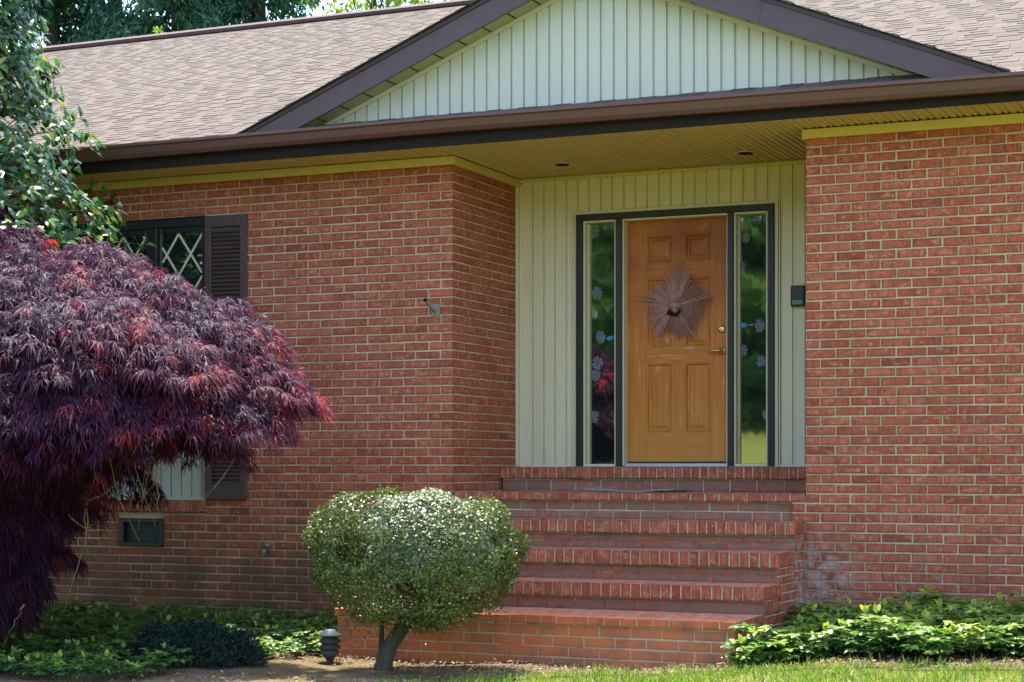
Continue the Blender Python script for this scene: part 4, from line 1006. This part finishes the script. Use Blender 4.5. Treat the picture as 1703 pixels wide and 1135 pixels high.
# ------------------------------------------------------------------ trees
R = np.random.default_rng(17); random.seed(17)
def conifer(x, y, h, rad_, label, dens=1.0, zlo=3.0, gap=None):
    T_ = thing('conifer_tree', label, 'tree', (x, y, -1.3), 'tall evergreens behind the roof')
    tr = MB(); tr.tube([(x, y, -1.4), (x+.05, y, h*.4), (x-.05, y, h*.8), (x, y, h)], [.22, .17, .09, .02], 8)
    PP, DD, NN = [], [], []
    nb = int(95*dens)
    for i in range(nb):
        z = zlo+(h-zlo)*(i+random.random())/nb; fr = (z-zlo)/(h-zlo); L = rad_*(1-fr*.75)*random.uniform(.65, 1.1); a = random.uniform(0, 6.283)
        if gap and gap[0] < z < gap[1] and random.random() < gap[2]: continue
        u = np.linspace(0, 1, 6)[:, None]; tip = np.array([x+L*math.cos(a), y+L*math.sin(a), z-.12*L])
        p = (1-u)*np.array([x, y, z])+u*tip; p[:, 2] += .28*L*(u*(1-u))[:, 0]*2-.15*L*u[:, 0]**3; tr.tube(p, np.linspace(.035, .008, 6), 5, 0, False)
        n = int(340*dens*max(.5, L/rad_)); q = R.uniform(.22, 1, n)**.8; k = q*5; i0 = np.clip(k.astype(int), 0, 4); f = (k-i0)[:, None]
        b = p[i0]*(1-f)+p[i0+1]*f; b = b+R.normal(0, .16, (n, 3))*np.array([1, 1, .6])
        PP.append(b); DD.append(np.stack([np.cos(a)*.5+R.normal(0, .5, n), np.sin(a)*.5+R.normal(0, .5, n), -.75+R.normal(0, .35, n)], 1)); NN.append(rand_dirs(n)+np.array([0, -.3, .6]))
    tr.build('trunk', M['bark_dark'], T_, True)
    PP, DD, NN = (np.concatenate(a) for a in (PP, DD, NN)); lf = MB()
    leaves(lf, PP, DD, NN, R.uniform(.09, .21, len(PP)), R.uniform(.03, .065, len(PP)), None, .1, .4); lf.build('crown', M['conifer_leaf'], T_)
def broadleaf(x, y, h, rx, rz, zc, label, mat, nclump, nleaf, size, name='leafy_tree', group='leafy trees', lean=0):
    T_ = thing(name, label, 'tree', (x, y, -1.3), group)
    tr = MB(); top = np.array([x+lean, y, zc+rz*.6]); tr.tube([(x, y, -1.5), (x+lean*.3, y, zc*.4), (x+lean*.7, y, zc), top], np.array([.2, .16, .1, .02])*min(1, .12+rx/4), 8)
    PP, DD, NN, tips = [], [], [], []
    for i in range(nclump):
        v = rand_dirs(1)[0]; c = np.array([x+lean, y, zc])+v*np.array([rx, rx, rz])*random.uniform(.45, 1.0); tips.append(c); cr = random.uniform(.3, .55)*rx*.42
        n = nleaf; w = rand_dirs(n)*(R.random((n, 1))**.45)*cr*np.array([1, 1, .7]); PP.append(c+w); DD.append(w*.6+R.normal(0, .5, (n, 3))*cr+np.array([0, 0, -.2*cr])); NN.append(rand_dirs(n)+np.array([0, 0, .8]))
    branchy(tr, (x+lean*.5, y, zc-rz*.5), tips, .05*min(1, .1+rx/4), .5, 5, 5, .004); tr.build('trunk', M['bark_dark'], T_, True)
    PP, DD, NN = (np.concatenate(a) for a in (PP, DD, NN)); lf = MB()
    leaves(lf, PP, DD, NN, size*R.uniform(.7, 1.3, len(PP)), size*.6*R.uniform(.7, 1.2, len(PP)), None, .1, .2); lf.build('crown', M[mat], T_)
conifer(-15.35, 15.0, 13.5, 2.4, 'leftmost dark conifer behind the roof, half hidden by the glossy tree', 1.5)
conifer(-14.3, 15.5, 13.0, 2.0, 'thin conifer with bare dark trunk and branches against the sky', .95, 4.0, (8.6, 9.3, .5))
conifer(-12.6, 15.0, 13.5, 1.9, 'dense blue green conifer behind the middle of the left ridge', 1.6)
conifer(-11.65, 16.2, 14.0, 1.9, 'rightmost blue green conifer beside the pale spring tree', 1.6)
broadleaf(-11.0, 19.5, 10, 1.35, 1.5, 9.1, 'pale yellow green spring tree against white sky above the ridge', 'spring_leaf', 34, 60, .12)
broadleaf(-9.8, 20.5, 10, .6, .7, 9.6, 'small sparse spring treetop just left of the gable rake', 'spring_leaf', 10, 22, .11)
broadleaf(-8.95, 9.0, 6, .26, .3, 6.02, 'pale drooping sprig of a weeping tree peeking over the ridge', 'spring_leaf', 12, 24, .06, 'weeping_tree', None)
# trees across the front lawn, seen in the door glass
YT = ((-37, -44, 5.2, 'farthest left'), (-29, -46, 5.2, 'second from the left'), (-22, -47, 5.0, 'third from the left'), (-16.5, -45, 4.6, 'broad and bright'), (-11.5, -47, 4.6, 'full and round'), (-5, -48, 5.2, 'second from the right'), (3, -48, 5.2, 'farthest right'))
for x, y, r, lab in YT:
    broadleaf(x, y, 11, r, 5.6, 5.6, lab+' green tree across the lawn, mirrored in the door glass', 'yard_leaf', 120, 210, .42, 'yard_tree', 'trees across the front lawn')

n = 14000
x = R.uniform(-75, 25, n); y = R.uniform(-66, -58, n); z = ground_z(x, y)+R.uniform(0, 1, n)**.8*(6.5+1.6*np.sin(x*.31)+np.sin(x*.83))
lf = MB(); leaves(lf, np.stack([x, y, z], 1), rand_dirs(n)-np.array([0, 0, .4]), rand_dirs(n)+np.array([0, .6, .5]), R.uniform(.7, 1.3, n), R.uniform(.5, .8, n))
o = lf.build('far_wood', M['yard_leaf']); tag(o, 'green wood beyond the lawn, mirrored low in the door glass', 'wood', kind='stuff')

# ------------------------------------------------------------------ light and camera
SUN_AZ, SUN_EL = -30.0, 71.7     # degrees from +Y (behind the house), and above the horizon
w = bpy.data.worlds.new('World'); SC.world = w; w.use_nodes = True; t = w.node_tree; t.nodes.clear()
sky = t.nodes.new('ShaderNodeTexSky'); sky.sky_type = 'NISHITA'; sky.sun_disc = False; sky.sun_elevation = rad(SUN_EL); sky.sun_rotation = rad(SUN_AZ); sky.air_density = 1.0; sky.dust_density = 1.5; sky.ozone_density = 1.0
bg = t.nodes.new('ShaderNodeBackground'); bg.inputs['Strength'].default_value = .15; ow = t.nodes.new('ShaderNodeOutputWorld'); t.links.new(sky.outputs[0], bg.inputs[0]); t.links.new(bg.outputs[0], ow.inputs[0])
ld = bpy.data.lights.new('sun', 'SUN'); ld.energy = 3.0; ld.angle = rad(.53); ld.color = (1, .95, .86)
lo = bpy.data.objects.new('sun', ld); COL.objects.link(lo)
a, e = rad(SUN_AZ), rad(SUN_EL); sd = Vector((math.sin(a)*math.cos(e), math.cos(a)*math.cos(e), math.sin(e)))
lo.rotation_euler = (-sd).to_track_quat('-Z', 'Y').to_euler(); lo.location = (0, 20, 40)
cam = bpy.data.cameras.new('camera'); co = bpy.data.objects.new('camera', cam); COL.objects.link(co); SC.camera = co
cam.sensor_width = 36; cam.lens = 64.242; cam.shift_y = 211.5/1703; cam.clip_end = 2000
co.location = (6.0242, -12.6581, 0); co.rotation_euler = (rad(90), 0, rad(23.605))
vs = SC.view_settings; vs.view_transform = 'Standard'; vs.look = 'None'; vs.gamma = 1; vs.exposure = 2.45
SC.render.resolution_x = 1024; SC.render.resolution_y = 682
SC.render.engine = 'CYCLES'; SC.cycles.max_bounces = 10; SC.cycles.transparent_max_bounces = 8; SC.cycles.sample_clamp_indirect = 8
